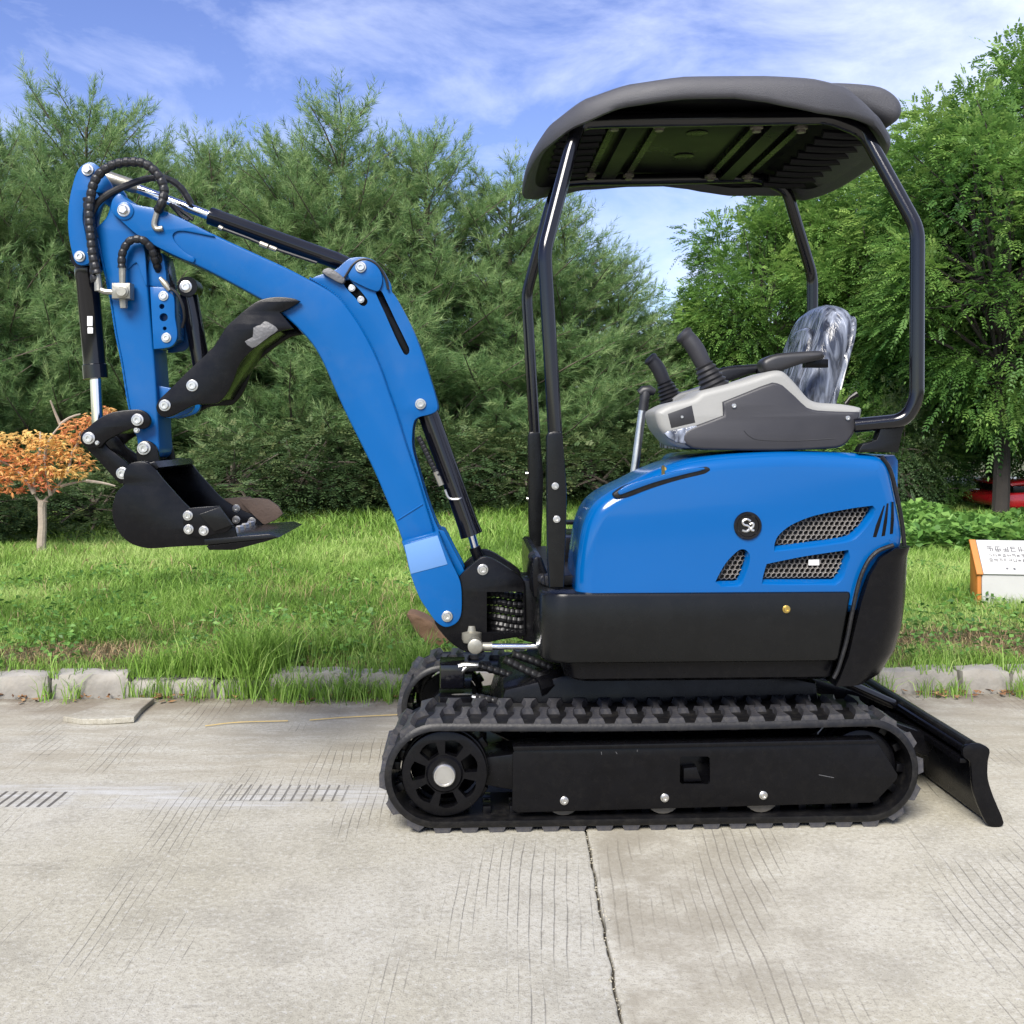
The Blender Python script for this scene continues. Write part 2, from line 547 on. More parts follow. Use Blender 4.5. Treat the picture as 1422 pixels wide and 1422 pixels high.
def concretemat():
    m, t, p = newmat('raked_concrete')
    tc = N(t, 'ShaderNodeTexCoord')
    def noise(scale, det=6, rough=.6, vec=None, dist=0):
        n = N(t, 'ShaderNodeTexNoise'); n.inputs['Scale'].default_value = scale; n.inputs['Detail'].default_value = det
        n.inputs['Roughness'].default_value = rough; n.inputs['Distortion'].default_value = dist
        t.links.new(vec or tc.outputs['Object'], n.inputs['Vector'])
        return n.outputs[0]
    def math_(op, a, b=None, c=None):
        n = N(t, 'ShaderNodeMath', operation=op)
        for i, v in enumerate((a, b, c)):
            if v is None: continue
            if isinstance(v, (int, float)): n.inputs[i].default_value = v
            else: t.links.new(v, n.inputs[i])
        return n.outputs[0]
    def ramp(v, a, b, lo=0.0, hi=1.0):
        n = N(t, 'ShaderNodeMapRange', interpolation_type='SMOOTHSTEP')
        t.links.new(v, n.inputs['Value'])
        n.inputs['From Min'].default_value = a; n.inputs['From Max'].default_value = b
        n.inputs['To Min'].default_value = lo; n.inputs['To Max'].default_value = hi
        return n.outputs[0]
    def mix(f, a, b):
        n = N(t, 'ShaderNodeMix', data_type='RGBA')
        if isinstance(f, float): n.inputs['Factor'].default_value = f
        else: t.links.new(f, n.inputs['Factor'])
        for s, v in (('A', a), ('B', b)):
            if isinstance(v, tuple): n.inputs[s].default_value = (*v, 1)
            else: t.links.new(v, n.inputs[s])
        return n.outputs['Result']
    big = noise(.9, 6, .55)
    mid = noise(5, 8, .65)
    fine = noise(70, 5, .7)
    spk = noise(240, 3, .6)
    col = mix(ramp(big, .35, .68), (.31, .291, .228), (.365, .350, .30))
    col = mix(math_('MULTIPLY', ramp(mid, .42, .68), .42), col, (.20, .188, .152))
    col = mix(math_('MULTIPLY', ramp(fine, .48, .66), .50), col, (.185, .170, .138))
    col = mix(math_('MULTIPLY', ramp(fine, .48, .32), .55), col, (.42, .415, .385))
    col = mix(math_('MULTIPLY', ramp(spk, .56, .68), .6), col, (.10, .09, .08))
    sep = N(t, 'ShaderNodeSeparateXYZ'); t.links.new(tc.outputs['Object'], sep.inputs[0])
    x, y = sep.outputs[0], sep.outputs[1]
    # the band where the rake was set down: paler, across the road in front of the machine
    wob = noise(1.1, 3, .5)
    yb = math_('ADD', y, math_('MULTIPLY_ADD', wob, .10, -.05))
    band = math_('MULTIPLY', ramp(yb, .18, .24), ramp(yb, .46, .36))
    band = math_('MULTIPLY', band, ramp(noise(4.5, 4), .35, .55))
    left = ramp(x, .1, -.4)
    band = math_('MULTIPLY', band, left)
    col = mix(math_('MULTIPLY', band, .35), col, (.31, .31, .305))
    # raked grooves, nearly parallel, in patches
    mp = N(t, 'ShaderNodeMapping'); mp.inputs['Scale'].default_value = (1.6, .5, 1)
    t.links.new(tc.outputs['Object'], mp.inputs['Vector'])
    warp = noise(.9, 3, .5, mp.outputs[0])
    jit = noise(14, 3, .6)
    xw = math_('ADD', math_('MULTIPLY_ADD', warp, .16, x), math_('MULTIPLY_ADD', jit, .0035, math_('MULTIPLY', math_('MULTIPLY', x, y), -.05)))
    ph = math_('FRACT', math_('DIVIDE', xw, .0265))
    line = math_('ABSOLUTE', math_('SUBTRACT', ph, .5))           # 0 at a groove's centre
    mp2 = N(t, 'ShaderNodeMapping'); mp2.inputs['Scale'].default_value = (2.2, .9, 1)
    t.links.new(tc.outputs['Object'], mp2.inputs['Vector'])
    patch = ramp(noise(1.2, 4, .6, mp2.outputs[0]), .50, .62)
    brk = ramp(noise(30, 3, .7), .25, .48)
    groove = math_('MULTIPLY', math_('MULTIPLY', ramp(line, .07, .025), patch), brk)
    # tan film of soil on the far half, drawn out across the road, and pale scrape marks along the band
    mp3 = N(t, 'ShaderNodeMapping'); mp3.inputs['Scale'].default_value = (1.3, 5.5, 1)
    t.links.new(tc.outputs['Object'], mp3.inputs['Vector'])
    strk = noise(2.2, 7, .68, mp3.outputs[0], .5)
    col = mix(math_('MULTIPLY', math_('MULTIPLY', ramp(y, .1, .7), ramp(strk, .36, .62)), .62), col, (.235, .21, .158))
    col = mix(math_('MULTIPLY', ramp(strk, .60, .74), .42), col, (.10, .092, .075))
    mp4 = N(t, 'ShaderNodeMapping'); mp4.inputs['Scale'].default_value = (1.2, 16, 1)
    t.links.new(tc.outputs['Object'], mp4.inputs['Vector'])
    col = mix(math_('MULTIPLY', math_('MULTIPLY', band, ramp(noise(2.5, 6, .7, mp4.outputs[0]), .42, .62)), .75), col, (.40, .40, .39))
    # two short rows of deep drain-like slots in that band
    ys2 = math_('ADD', y, math_('MULTIPLY', math_('ADD', x, 1.4), .02))
    r1 = math_('MULTIPLY', math_('MULTIPLY', ramp(x, -1.30, -1.33), ramp(ys2, .205, .215)), ramp(ys2, .345, .335))
    r2 = math_('MULTIPLY', math_('MULTIPLY', math_('MULTIPLY', ramp(x, -.93, -.82), ramp(x, -.46, -.52)), ramp(ys2, .265, .28)), ramp(ys2, .425, .41))
    phs = math_('ABSOLUTE', math_('SUBTRACT', math_('FRACT', math_('DIVIDE', math_('MULTIPLY_ADD', jit, .004, x), .030)), .5))
    pht = math_('ABSOLUTE', math_('SUBTRACT', math_('FRACT', math_('DIVIDE', ys2, .05)), .5))
    bandg = math_('MAXIMUM', math_('MULTIPLY', ramp(phs, .19, .13), r1), math_('MULTIPLY', math_('MAXIMUM', math_('MULTIPLY', ramp(phs, .13, .07), .8), math_('MULTIPLY', ramp(pht, .08, .03), .45)), r2))
    groove = math_('MAXIMUM', math_('MULTIPLY', groove, .55), bandg)
    col = mix(math_('MULTIPLY', groove, .85), col, (.05, .045, .04))
    # dirt gathered along the kerb
    ky = math_('SUBTRACT', y, math_('MULTIPLY', x, .022))
    edge = math_('MULTIPLY', ramp(ky, 1.05, 1.45), ramp(mid, .3, .6))
    col = mix(math_('MULTIPLY', edge, .65), col, (.12, .09, .06))
    # worn darker stain to the right of the joint
    st = math_('MULTIPLY', math_('MULTIPLY', ramp(x, .2, .23), ramp(x, .95, .3)), ramp(mid, .30, .6))
    col = mix(math_('MULTIPLY', st, .62), col, (.19, .170, .130))
    t.links.new(col, p.inputs['Base Color'])
    p.inputs['Roughness'].default_value = .88
    p.inputs['Specular IOR Level'].default_value = .25
    hgt = math_('ADD', math_('MULTIPLY', fine, .5), math_('MULTIPLY', mid, .8))
    hgt = math_('SUBTRACT', hgt, math_('MULTIPLY', groove, 1.2))
    hgt = math_('ADD', hgt, math_('MULTIPLY', spk, .35))
    b = N(t, 'ShaderNodeBump'); b.inputs['Strength'].default_value = .55; b.inputs['Distance'].default_value = .006
    t.links.new(hgt, b.inputs['Height']); t.links.new(b.outputs[0], p.inputs['Normal'])
    return m
M['concrete'] = concretemat()
M['kerb'] = mat('weathered_kerb_stone', (.24, .226, .20), .9, 0, .5, 9, 1.0, 55, dust=.45)
M['joint'] = mat('joint_dirt', (.06, .052, .04), .95, 0, .4, 60, .9, 200)
M['grit'] = mat('joint_grit', (.34, .31, .23), .85, 0, .5, 90)
M['wood'] = mat('weathered_wood', (.15, .085, .045), .85, 0, .4, 14, .9, 60)
M['straw'] = mat('dry_straw', (.42, .31, .12), .8, 0, .25, 30)
M['bark'] = mat('grey_bark', (.105, .085, .066), .9, 0, .4, 18, 1, 40)
M['bark_dark'] = mat('dark_bark', (.028, .023, .019), .95, 0, .4, 14, 1, 40)
M['bark_pale'] = mat('pale_maple_bark', (.27, .225, .175), .85, 0, .3, 30, .8, 80)

road = empty('road')
tagged(road, 'pale raked concrete road with a dark joint between its slabs', kind='structure')
def jline(x0, seed, y0=-9.0, y1=1.46):
    ys = np.arange(y0, y1, .028)
    j = (fbm(ys*9, ys*0+seed, seed)-.5)*.016 + (fbm(ys*38, ys*0, seed+3)-.5)*.010
    return [(x0+a, b) for a, b in zip(j, ys)]
joints = [.2+4.2*k for k in range(-4, 5)]
for k in range(len(joints)-1):
    near = -6 < joints[k] < 6
    a = [(x+.0028, y) for x, y in jline(joints[k], 2+k)]
    b = [(x-.002-.006*max(0, float(fbm(y*16, k, 77))-.42), y) for x, y in jline(joints[k+1], 3+k)]
    ytop = lambda x: float(kerb_y(x)) - .02
    a.append((joints[k]+.003, ytop(joints[k]))); b.append((joints[k+1]-.003, ytop(joints[k+1])))
    tmp = MB()
    prism(tmp, a + b[::-1], 0.0, .04, r=.005, seg=2)
    mb = MB(); mb.add([(x, z, -y) for x, y, z in tmp.v], tmp.f)
    mb.build('concrete_slab', M['concrete'], road, ang=60)
jm = MB()
jm.add([(.16, -9, -.018), (.24, -9, -.018), (.24, 1.5, -.018), (.16, 1.5, -.018)], [(0, 1, 2, 3)])
jm.build('joint_filler', M['joint'], road)
# grit and dry bits lying in the joint
rg = random.Random(4)
gm = MB()
jl = jline(.2, 6)
for i in range(700):
    x, y = jl[rg.randrange(len(jl)*60//100, len(jl))]
    s = rg.uniform(.0012, .0042)
    c = Vector((x+rg.gauss(0, .006), y+rg.uniform(-.014, .014), rg.uniform(-.008, .001)))
    vs = [c+Vector((rg.uniform(-1, 1), rg.uniform(-1, 1), rg.uniform(-.4, 1)))*s for _ in range(4)]
    gm.add(vs, [(0, 1, 2), (0, 2, 3), (0, 3, 1), (1, 3, 2)])
go = gm.build('joint_grit', M['grit'], road, smooth=False)
go['kind'] = 'stuff'

def roughbox(mb, c, s, sub=(8, 3, 3), amp=.006, seed=0, rz=0.0, rnd=.012):
    bm = bmesh.new()
    nx, ny, nz = sub
    vid = {}
    def P(i, j, k):
        if (i, j, k) in vid: return vid[(i, j, k)]
        p = Vector((i/nx-.5, j/ny-.5, k/nz-.5))
        w = Vector((p.x*s[0], p.y*s[1], p.z*s[2]))
        # pull edges and corners in
        e = [abs(abs(v)-.5) < 1e-6 for v in p]
        if sum(e) >= 2:
            for ax in range(3):
                if e[ax]: w[ax] -= math.copysign(rnd*.45*(1.4 if sum(e) == 3 else 1), w[ax])
        q = (w + Vector(c))*9 + Vector((seed*3.1, 0, 0))
        from mathutils import noise as mn
        w += mn.noise_vector(q)*amp + mn.noise_vector(q*3.7)*amp*.5
        v = bm.verts.new(w); vid[(i, j, k)] = v
        return v
    for (a, b, n1_, n2_) in (('x', 0, ny, nz), ('x', 1, ny, nz), ('y', 0, nx, nz), ('y', 1, nx, nz), ('z', 0, nx, ny), ('z', 1, nx, ny)):
        for u in range(n1_):
            for v in range(n2_):
                cs = []
                for du, dv in ((0, 0), (1, 0), (1, 1), (0, 1)):
                    uu, vv = u+du, v+dv
                    if a == 'x': cs.append(P(b*nx, uu, vv))
                    elif a == 'y': cs.append(P(uu, b*ny, vv))
                    else: cs.append(P(uu, vv, b*nz))
                bm.faces.new(cs)
    bm.verts.index_update()
    Mx = Matrix.Translation(c) @ Matrix.Rotation(rz, 4, 'Z')
    mb.add([Mx @ v.co for v in bm.verts], [tuple(v.index for v in f.verts) for f in bm.faces])
    bm.free()
    return mb
kerb = empty('kerb', (0, 1.55, 0))
tagged(kerb, 'weathered grey kerb stones between the concrete road and the grass bank', kind='structure')
KB = [-900, -700, -500, -300, -110, 74, 182, 300, 372, 488, 566, 700, 840, 980, 1110, 1225, 1340, 1412, 1530, 1680, 1850, 2050, 2300]
for i, (a, b) in enumerate(zip(KB, KB[1:])):
    xa_, xb_ = (a-711)*.002955, (b-711)*.002955
    xm = (xa_+xb_)/2
    low = .03 if 182 <= a < 372 else 0
    rr = random.Random(i)
    mb = MB()
    roughbox(mb, (xm, float(kerb_y(xm))+.065+rr.uniform(-.009, .009), .010-low+rr.uniform(-.005, .005)), (xb_-xa_-.001, .13, .165), sub=(max(6, int((xb_-xa_)/.03)), 5, 6), amp=.011, seed=i, rz=.022+rr.uniform(-.02, .02))
    o = mb.build('kerb_stone', M['kerb'], None, ang=50)
    o.parent = kerb; o.matrix_parent_inverse = Matrix.Translation((0, -1.55, 0))

# ------------------------------------------------------------------ small things lying about
cf = MB()
tmp = MB()
o_ = [(v.x, v.y) for v in (G(*p, .022) for p in ((88, 994), (120, 984), (150, 974), (182, 968), (214, 969), (203, 978), (196, 984), (186, 996), (150, 998), (112, 998)))]
prism(tmp, o_, 0, .020, r=.002, seg=1)
cf.add([(x, z, .019-y+.010*(x+1.7)) for x, y, z in tmp.v], tmp.f)
tagged(cf.build('concrete_fragment', M['concrete'], None, ang=40), 'thin broken slab of concrete lying on the road in front of the kerb', 'rubble')
wc = MB()
tmp = MB()
c0 = W(596, 876, 1.86)
prism(tmp, [(v.x, v.z) for v in (W(x, y, 1.86) for x, y in curve([(566, 851), (576, 850), (592, 856), (606, 868), (624, 884), (622, 894), (606, 897), (592, 893), (582, 880), (572, 866)], 3))], 1.82, 1.94, r=.014, seg=3)
from mathutils import noise as mnoise
wc.add([Vector(v)+mnoise.noise_vector(Vector(v)*22)*.009 for v in tmp.v], tmp.f)
tagged(wc.build('timber_chunk', M['wood'], None), 'rough brown chunk of timber lying in the grass behind the boom foot', 'wood')
for i, pts in enumerate(([(430, 1000), (480, 996), (540, 993), (600, 990)], [(285, 1008), (330, 1003), (400, 1001)])):
    mb = MB(); P = [G(x, y, .006) for x, y in pts]
    tube(mb, P, .0021, 6, 4)
    tagged(mb.build('straw_stalk', M['straw'], None), ['long pale straw stalk lying on the road beside the far track', 'short faint straw stalk lying on the road left of the weeds'][i], 'straw')
# fallen leaves along the kerb
M['litter'] = leafmat('fallen_leaves', (.07, .035, .018), (.20, .10, .045), (.40, .24, .11), .15, .8)
nl = 1500
lx = RNG.uniform(-3.0, 3.4, nl)
dens = fbm(lx*1.3, lx*0, 31) + np.where(lx > 1.3, .28, 0) + np.where((lx > -1.5) & (lx < -.3), .15, 0)
keep = RNG.random(nl) < np.clip((dens-.35)*2.2, .05, 1)
lx = lx[keep]; nl = len(lx)
ly = kerb_y(lx) - .004 - np.abs(RNG.normal(0, .055, nl))
lz = RNG.uniform(.003, .012, nl)
ang = RNG.uniform(0, 6.28, nl); ln = RNG.uniform(.009, .024, nl); wd = ln*RNG.uniform(.3, .55, nl)
dx, dy = np.cos(ang), np.sin(ang)
curl = RNG.uniform(.0, .010, nl)
V = np.stack([np.stack([lx-dx*ln, ly-dy*ln, lz+curl], -1), np.stack([lx+dy*wd, ly-dx*wd, lz], -1), np.stack([lx+dx*ln, ly+dy*ln, lz+curl*1.4], -1), np.stack([lx-dy*wd, ly+dx*wd, lz+.004], -1)], 1).reshape(-1, 3)
F4 = np.arange(nl*4).reshape(-1, 4)
lit = rawmesh('leaf_litter', V, F4, M['litter'], tint=np.repeat(RNG.random(nl), 4))
tagged(lit, 'brown fallen leaves gathered along the foot of the kerb', kind='stuff')

# ------------------------------------------------------------------ grass
M['grass'] = leafmat('meadow_grass', (.085, .17, .024), (.215, .37, .06), (.42, .54, .17), .4, .55)
M['drygrass'] = leafmat('dead_grass', (.09, .06, .03), (.22, .155, .08), (.38, .29, .16), .2, .8)
def blades(name, x, y, z, h, w, lean, tint, m, curl=1.0):
    n = len(x)
    a = RNG.uniform(0, 2*np.pi, n)
    dx, dy = np.cos(a), np.sin(a)
    b = RNG.uniform(0, 2*np.pi, n)
    sx, sy = np.cos(b)*w/2, np.sin(b)*w/2
    l1, l2 = lean*h*.30, lean*h*curl
    p = np.stack([x, y, z-.01], -1)
    mid = p + np.stack([dx*l1, dy*l1, h*.58+.01], -1)
    tip = p + np.stack([dx*l2, dy*l2, h*np.sqrt(np.clip(1-(lean*.62)**2, .15, 1))+.01], -1)
    s = np.stack([sx, sy, 0*sx], -1)
    V = np.stack([p-s, p+s, mid+s*.8, mid-s*.8, tip], 1).reshape(-1, 3)
    i = np.arange(n)*5
    T = np.stack([np.stack([i, i+1, i+2], -1), np.stack([i, i+2, i+3], -1), np.stack([i+3, i+2, i+4], -1)], 1).reshape(-1, 3)
    return rawmesh(name, V, T, m, tint=np.repeat(tint, 5))
def scatter(n, y0, y1, margin=.5):
    y = RNG.uniform(y0, y1, n)
    hw = (y+CAM_D)*.49 + margin
    x = RNG.uniform(-1, 1, n)*hw
    # keep an even density: thin out where the strip is narrower
    hm = (y1+CAM_D)*.49 + margin
    k = RNG.random(n) < hw/hm
    return x[k], y[k]
gxs, gys, ghs, gws, gts, gls = [], [], [], [], [], []
for (n, y0, y1, h0, h1, w0) in ((105000, 1.62, 3.2, .045, .10, .0032), (95000, 3.2, 5.6, .05, .11, .0050), (120000, 5.6, 11.5, .07, .15, .0085)):
    x, y = scatter(n, y0, y1)
    d = y - kerb_y(x)
    pat = fbm(x*1.7, y*1.7, 21)
    fine_ = fbm(x*6, y*6, 22)
    bare = np.exp(-((d-.44)/.36)**2)*(np.clip((-.5-x)*2.5, 0, 1)*1.3 + np.clip((x-1.2)*2, 0, 1)*1.2 + .3)
    bare *= np.clip((fbm(x*2.6, y*3.4, 23)-.27)*4.4, 0, 1)
    keep = (RNG.random(len(x)) > bare*1.05) & (d > .10) & (fine_ > .25)
    x, y, pat, fine_, bare = x[keep], y[keep], pat[keep], fine_[keep], bare[keep]
    tall = .55 + 1.0*fbm(x*2.2, y*2.2, 25)
    gxs.append(x); gys.append(y)
    ghs.append(RNG.uniform(h0, h1, len(x))*tall*(1-.45*bare))
    gws.append(np.full(len(x), w0)*RNG.uniform(.7, 1.3, len(x)))
    gts.append(np.clip(.46 + (pat-.5)*1.5 + (fine_-.5)*.7 + RNG.normal(0, .22, len(x)), 0, 1))
    gls.append(RNG.uniform(.2, 1.45, len(x)))
x = np.concatenate(gxs); y = np.concatenate(gys)
g = blades('grass', x, y, zterrain(x, y), np.concatenate(ghs), np.concatenate(gws), np.concatenate(gls), np.concatenate(gts), M['grass'])
tagged(g, 'bright green meadow grass covering the bank behind the kerb', kind='stuff')
# tall tufts that hang over the kerb
tx, ty, th, tw_ = [], [], [], []
def tuft(px, n, h, spread, yoff=.0, w=.0045):
    cx = (px-711)*.00298
    a = RNG.normal(0, spread, n); b = RNG.normal(0, .045, n)
    tx.append(cx+a); ty.append(kerb_y(cx+a)+yoff+b); th.append(h*RNG.uniform(.45, 1.15, n)); tw_.append(np.full(n, w)*RNG.uniform(.7, 1.2, n))
for px in range(196, 372, 7): tuft(px, 60, RNG.uniform(.08, .17), .028, RNG.uniform(-.02, .16))
for px in (318, 330, 345, 352, 362, 376, 388): tuft(px, 90, RNG.uniform(.17, .27), .03, RNG.uniform(-.02, .14), .005)
for px in range(380, 575, 10): tuft(px, 44, RNG.uniform(.06, .16), .03, RNG.uniform(-.06, .0))
for px in range(330, 520, 10): tuft(px, 60, RNG.uniform(.12, .22), .04, RNG.uniform(.16, .34))
for px in (5, 78, 84, 112, 118, 492, 498, 536): tuft(px, 22, RNG.uniform(.07, .13), .012, -.02)
for px in (1222, 1284, 1300, 1318, 1330, 1402, 1415, 1420): tuft(px, 40, RNG.uniform(.07, .12), .02, -.02)
for px in range(560, 600, 8): tuft(px, 50, RNG.uniform(.10, .18), .03, RNG.uniform(-.01, .25))
for px in range(1200, 1440, 10): tuft(px, 34, RNG.uniform(.03, .055), .03, RNG.uniform(.12, .2), .004)
for px in range(-20, 200, 10): tuft(px, 34, RNG.uniform(.03, .055), .03, RNG.uniform(.12, .2), .004)
x = np.concatenate(tx); y = np.concatenate(ty)
z = np.where(y > kerb_y(x)+.13, zterrain(x, y), np.where(y > kerb_y(x), .085, .0))
g = blades('tall_grass', x, y, z, np.concatenate(th), np.concatenate(tw_), RNG.uniform(.2, 1.0, len(x)), np.clip(RNG.normal(.45, .2, len(x)), 0, 1), M['grass'])
tagged(g, 'long grass tufts growing over the kerb and out onto the road edge', kind='stuff')
n = 34000
x, y = scatter(n, 1.62, 2.7)
d = y - kerb_y(x)
bare = np.exp(-((d-.44)/.34)**2)*(np.clip((-.5-x)*2.5, 0, 1)*1.3 + np.clip((x-1.2)*2, 0, 1)*1.2 + .3)
k = (RNG.random(len(x)) < bare*np.clip((fbm(x*2.6, y*3.4, 23)-.27)*3.6, 0, 1)) & (d > .12)
x, y = x[k], y[k]
g = blades('dead_grass', x, y, zterrain(x, y), RNG.uniform(.02, .07, len(x)), np.full(len(x), .0034), RNG.uniform(.7, 1.5, len(x)), RNG.random(len(x)), M['drygrass'], curl=1.5)
tagged(g, 'flattened brown dead grass on the bare strip behind the kerb', kind='stuff')
# dry blades standing here and there in the meadow
xa1, ya1 = scatter(9000, 1.7, 4.0); xa2, ya2 = scatter(9000, 4.0, 9.0)
x = np.concatenate([xa1, xa2]); y = np.concatenate([ya1, ya2])
k = fbm(x*1.6, y*1.6, 71) + RNG.normal(0, .10, len(x)) > .56
x, y = x[k], y[k]
g = blades('dry_blades', x, y, zterrain(x, y)+.01, RNG.uniform(.05, .13, len(x)), np.where(y < 4, .0035, .007), RNG.uniform(.4, 1.5, len(x)), RNG.uniform(.4, 1, len(x)), M['drygrass'])
tagged(g, 'dry straw coloured blades scattered through the green meadow', kind='stuff')
# low leafy weeds: small broad leaves
def leaflets(name, P, A, ln, wd, tint, m, droop=.25, parent=None):
    """one folded leaf (2 triangles) at each P pointing along A"""
    n = len(P)
    rnd = RNG.normal(0, 1, (n, 3)); rnd[:, 2] += 1.2
    S = np.cross(A, rnd); S /= np.linalg.norm(S, axis=1, keepdims=True)+1e-9
    ln = ln[:, None]; wd = wd[:, None]
    tip = P + A*ln; tip[:, 2] -= (ln*droop)[:, 0]
    mid = P + A*ln*.45
    V = np.stack([P, mid+S*wd, tip, mid-S*wd], 1).reshape(-1, 3)
    return rawmesh(name, V, np.arange(n*4).reshape(-1, 4), m, parent, tint=np.repeat(tint, 4))
M['weed'] = leafmat('broad_weed_leaf', (.05, .125, .028), (.11, .235, .045), (.22, .38, .09), .35, .5)
n = 9000
px_ = RNG.uniform(1250, 1500, n); yy_ = RNG.uniform(5.0, 7.6, n)
X = (px_-711)*(yy_+CAM_D)/F
k = fbm(X*1.4, yy_*1.4, 51) > .40
X, yy_ = X[k], yy_[k]; n = len(X)
hgt = RNG.random(n)**.8*(.10+.22*fbm(X*2, yy_*2, 52))*np.where(X > 3.95, .45, 1)
P = np.stack([X, yy_, zterrain(X, yy_)+hgt], -1)
A = RNG.normal(0, 1, (n, 3)); A[:, 2] = np.abs(A[:, 2])*.35+.1; A /= np.linalg.norm(A, axis=1, keepdims=True)
w = leaflets('ground_cover', P, A, RNG.uniform(.05, .12, n), RNG.uniform(.014, .032, n), np.clip(RNG.normal(.5, .22, n), 0, 1), M['weed'])
tagged(w, 'leafy green weeds growing below the trees on the right', kind='stuff')
n = 16000
X = RNG.uniform(-3.2, 2.8, n); yy_ = kerb_y(X)+RNG.uniform(.10, 2.6, n)
k = fbm(X*2.4, yy_*2.4, 61) > .53
X, yy_ = X[k], yy_[k]; n = len(X)
P = np.stack([X, yy_, zterrain(X, yy_)+.01+RNG.random(n)*.085], -1)
A = RNG.normal(0, 1, (n, 3)); A[:, 2] = np.abs(A[:, 2])*.5+.15; A /= np.linalg.norm(A, axis=1, keepdims=True)
w = leaflets('clover_patch', P, A, RNG.uniform(.018, .046, n), RNG.uniform(.006, .013, n), np.clip(RNG.normal(.45, .25, n), 0, 1), M['weed'])
tagged(w, 'small leafy clover and weeds among the grass behind the kerb', kind='stuff')

# ------------------------------------------------------------------ trees
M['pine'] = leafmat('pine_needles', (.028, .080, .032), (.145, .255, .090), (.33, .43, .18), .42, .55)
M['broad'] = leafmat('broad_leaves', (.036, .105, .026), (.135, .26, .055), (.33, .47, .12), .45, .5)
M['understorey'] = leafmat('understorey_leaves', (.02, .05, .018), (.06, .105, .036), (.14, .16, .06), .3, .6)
M['maple'] = leafmat('turning_maple_leaves', (.58, .17, .10), (.72, .36, .13), (.78, .55, .19), .5, .6)

def limb(mb, p0, p1, r0, r1, bend=.15, rnd=random, sides=6, n=4):
    p0, p1 = Vector(p0), Vector(p1)
    d = (p1-p0).length
    pts = []
    j = Vector((rnd.uniform(-1, 1), rnd.uniform(-1, 1), rnd.uniform(-.3, .8)))*bend*d
    for i in range(n+1):
        t = i/n
        pts.append(p0.lerp(p1, t) + j*math.sin(t*math.pi))
    tube(mb, pts, [r0+(r1-r0)*(i/n) for i in range(n+1)], sides)
    return pts

def needles(P, A, ntuft_len, nn, nlen, w, spread=(.5, 1.05)):
    """brushes of needles: shoots start at P, run along A"""
    n = len(P)
    t = RNG.random((n, nn))
    U = np.cross(A, RNG.normal(0, 1, (n, 3))); U /= np.linalg.norm(U, axis=1, keepdims=True)+1e-9
    Wv = np.cross(A, U)
    ph = RNG.uniform(0, 2*np.pi, (n, nn))
    th = RNG.uniform(spread[0], spread[1], (n, nn))*(1-.45*t)
    rad = U[:, None]*np.cos(ph)[..., None] + Wv[:, None]*np.sin(ph)[..., None]
    D = A[:, None]*np.cos(th)[..., None] + rad*np.sin(th)[..., None]
    B = P[:, None] + A[:, None]*(t*ntuft_len[:, None])[..., None]
    S = np.cross(D, RNG.normal(0, 1, (n, nn, 3))); S /= np.linalg.norm(S, axis=2, keepdims=True)+1e-9
    L_ = nlen*RNG.uniform(.7, 1.2, (n, nn))[..., None]
    tip = B + D*L_
    tip[..., 2] -= .12*L_[..., 0]
    V = np.stack([B-S*w/2, B+S*w/2, tip], 2).reshape(-1, 3)
    return V, n*nn

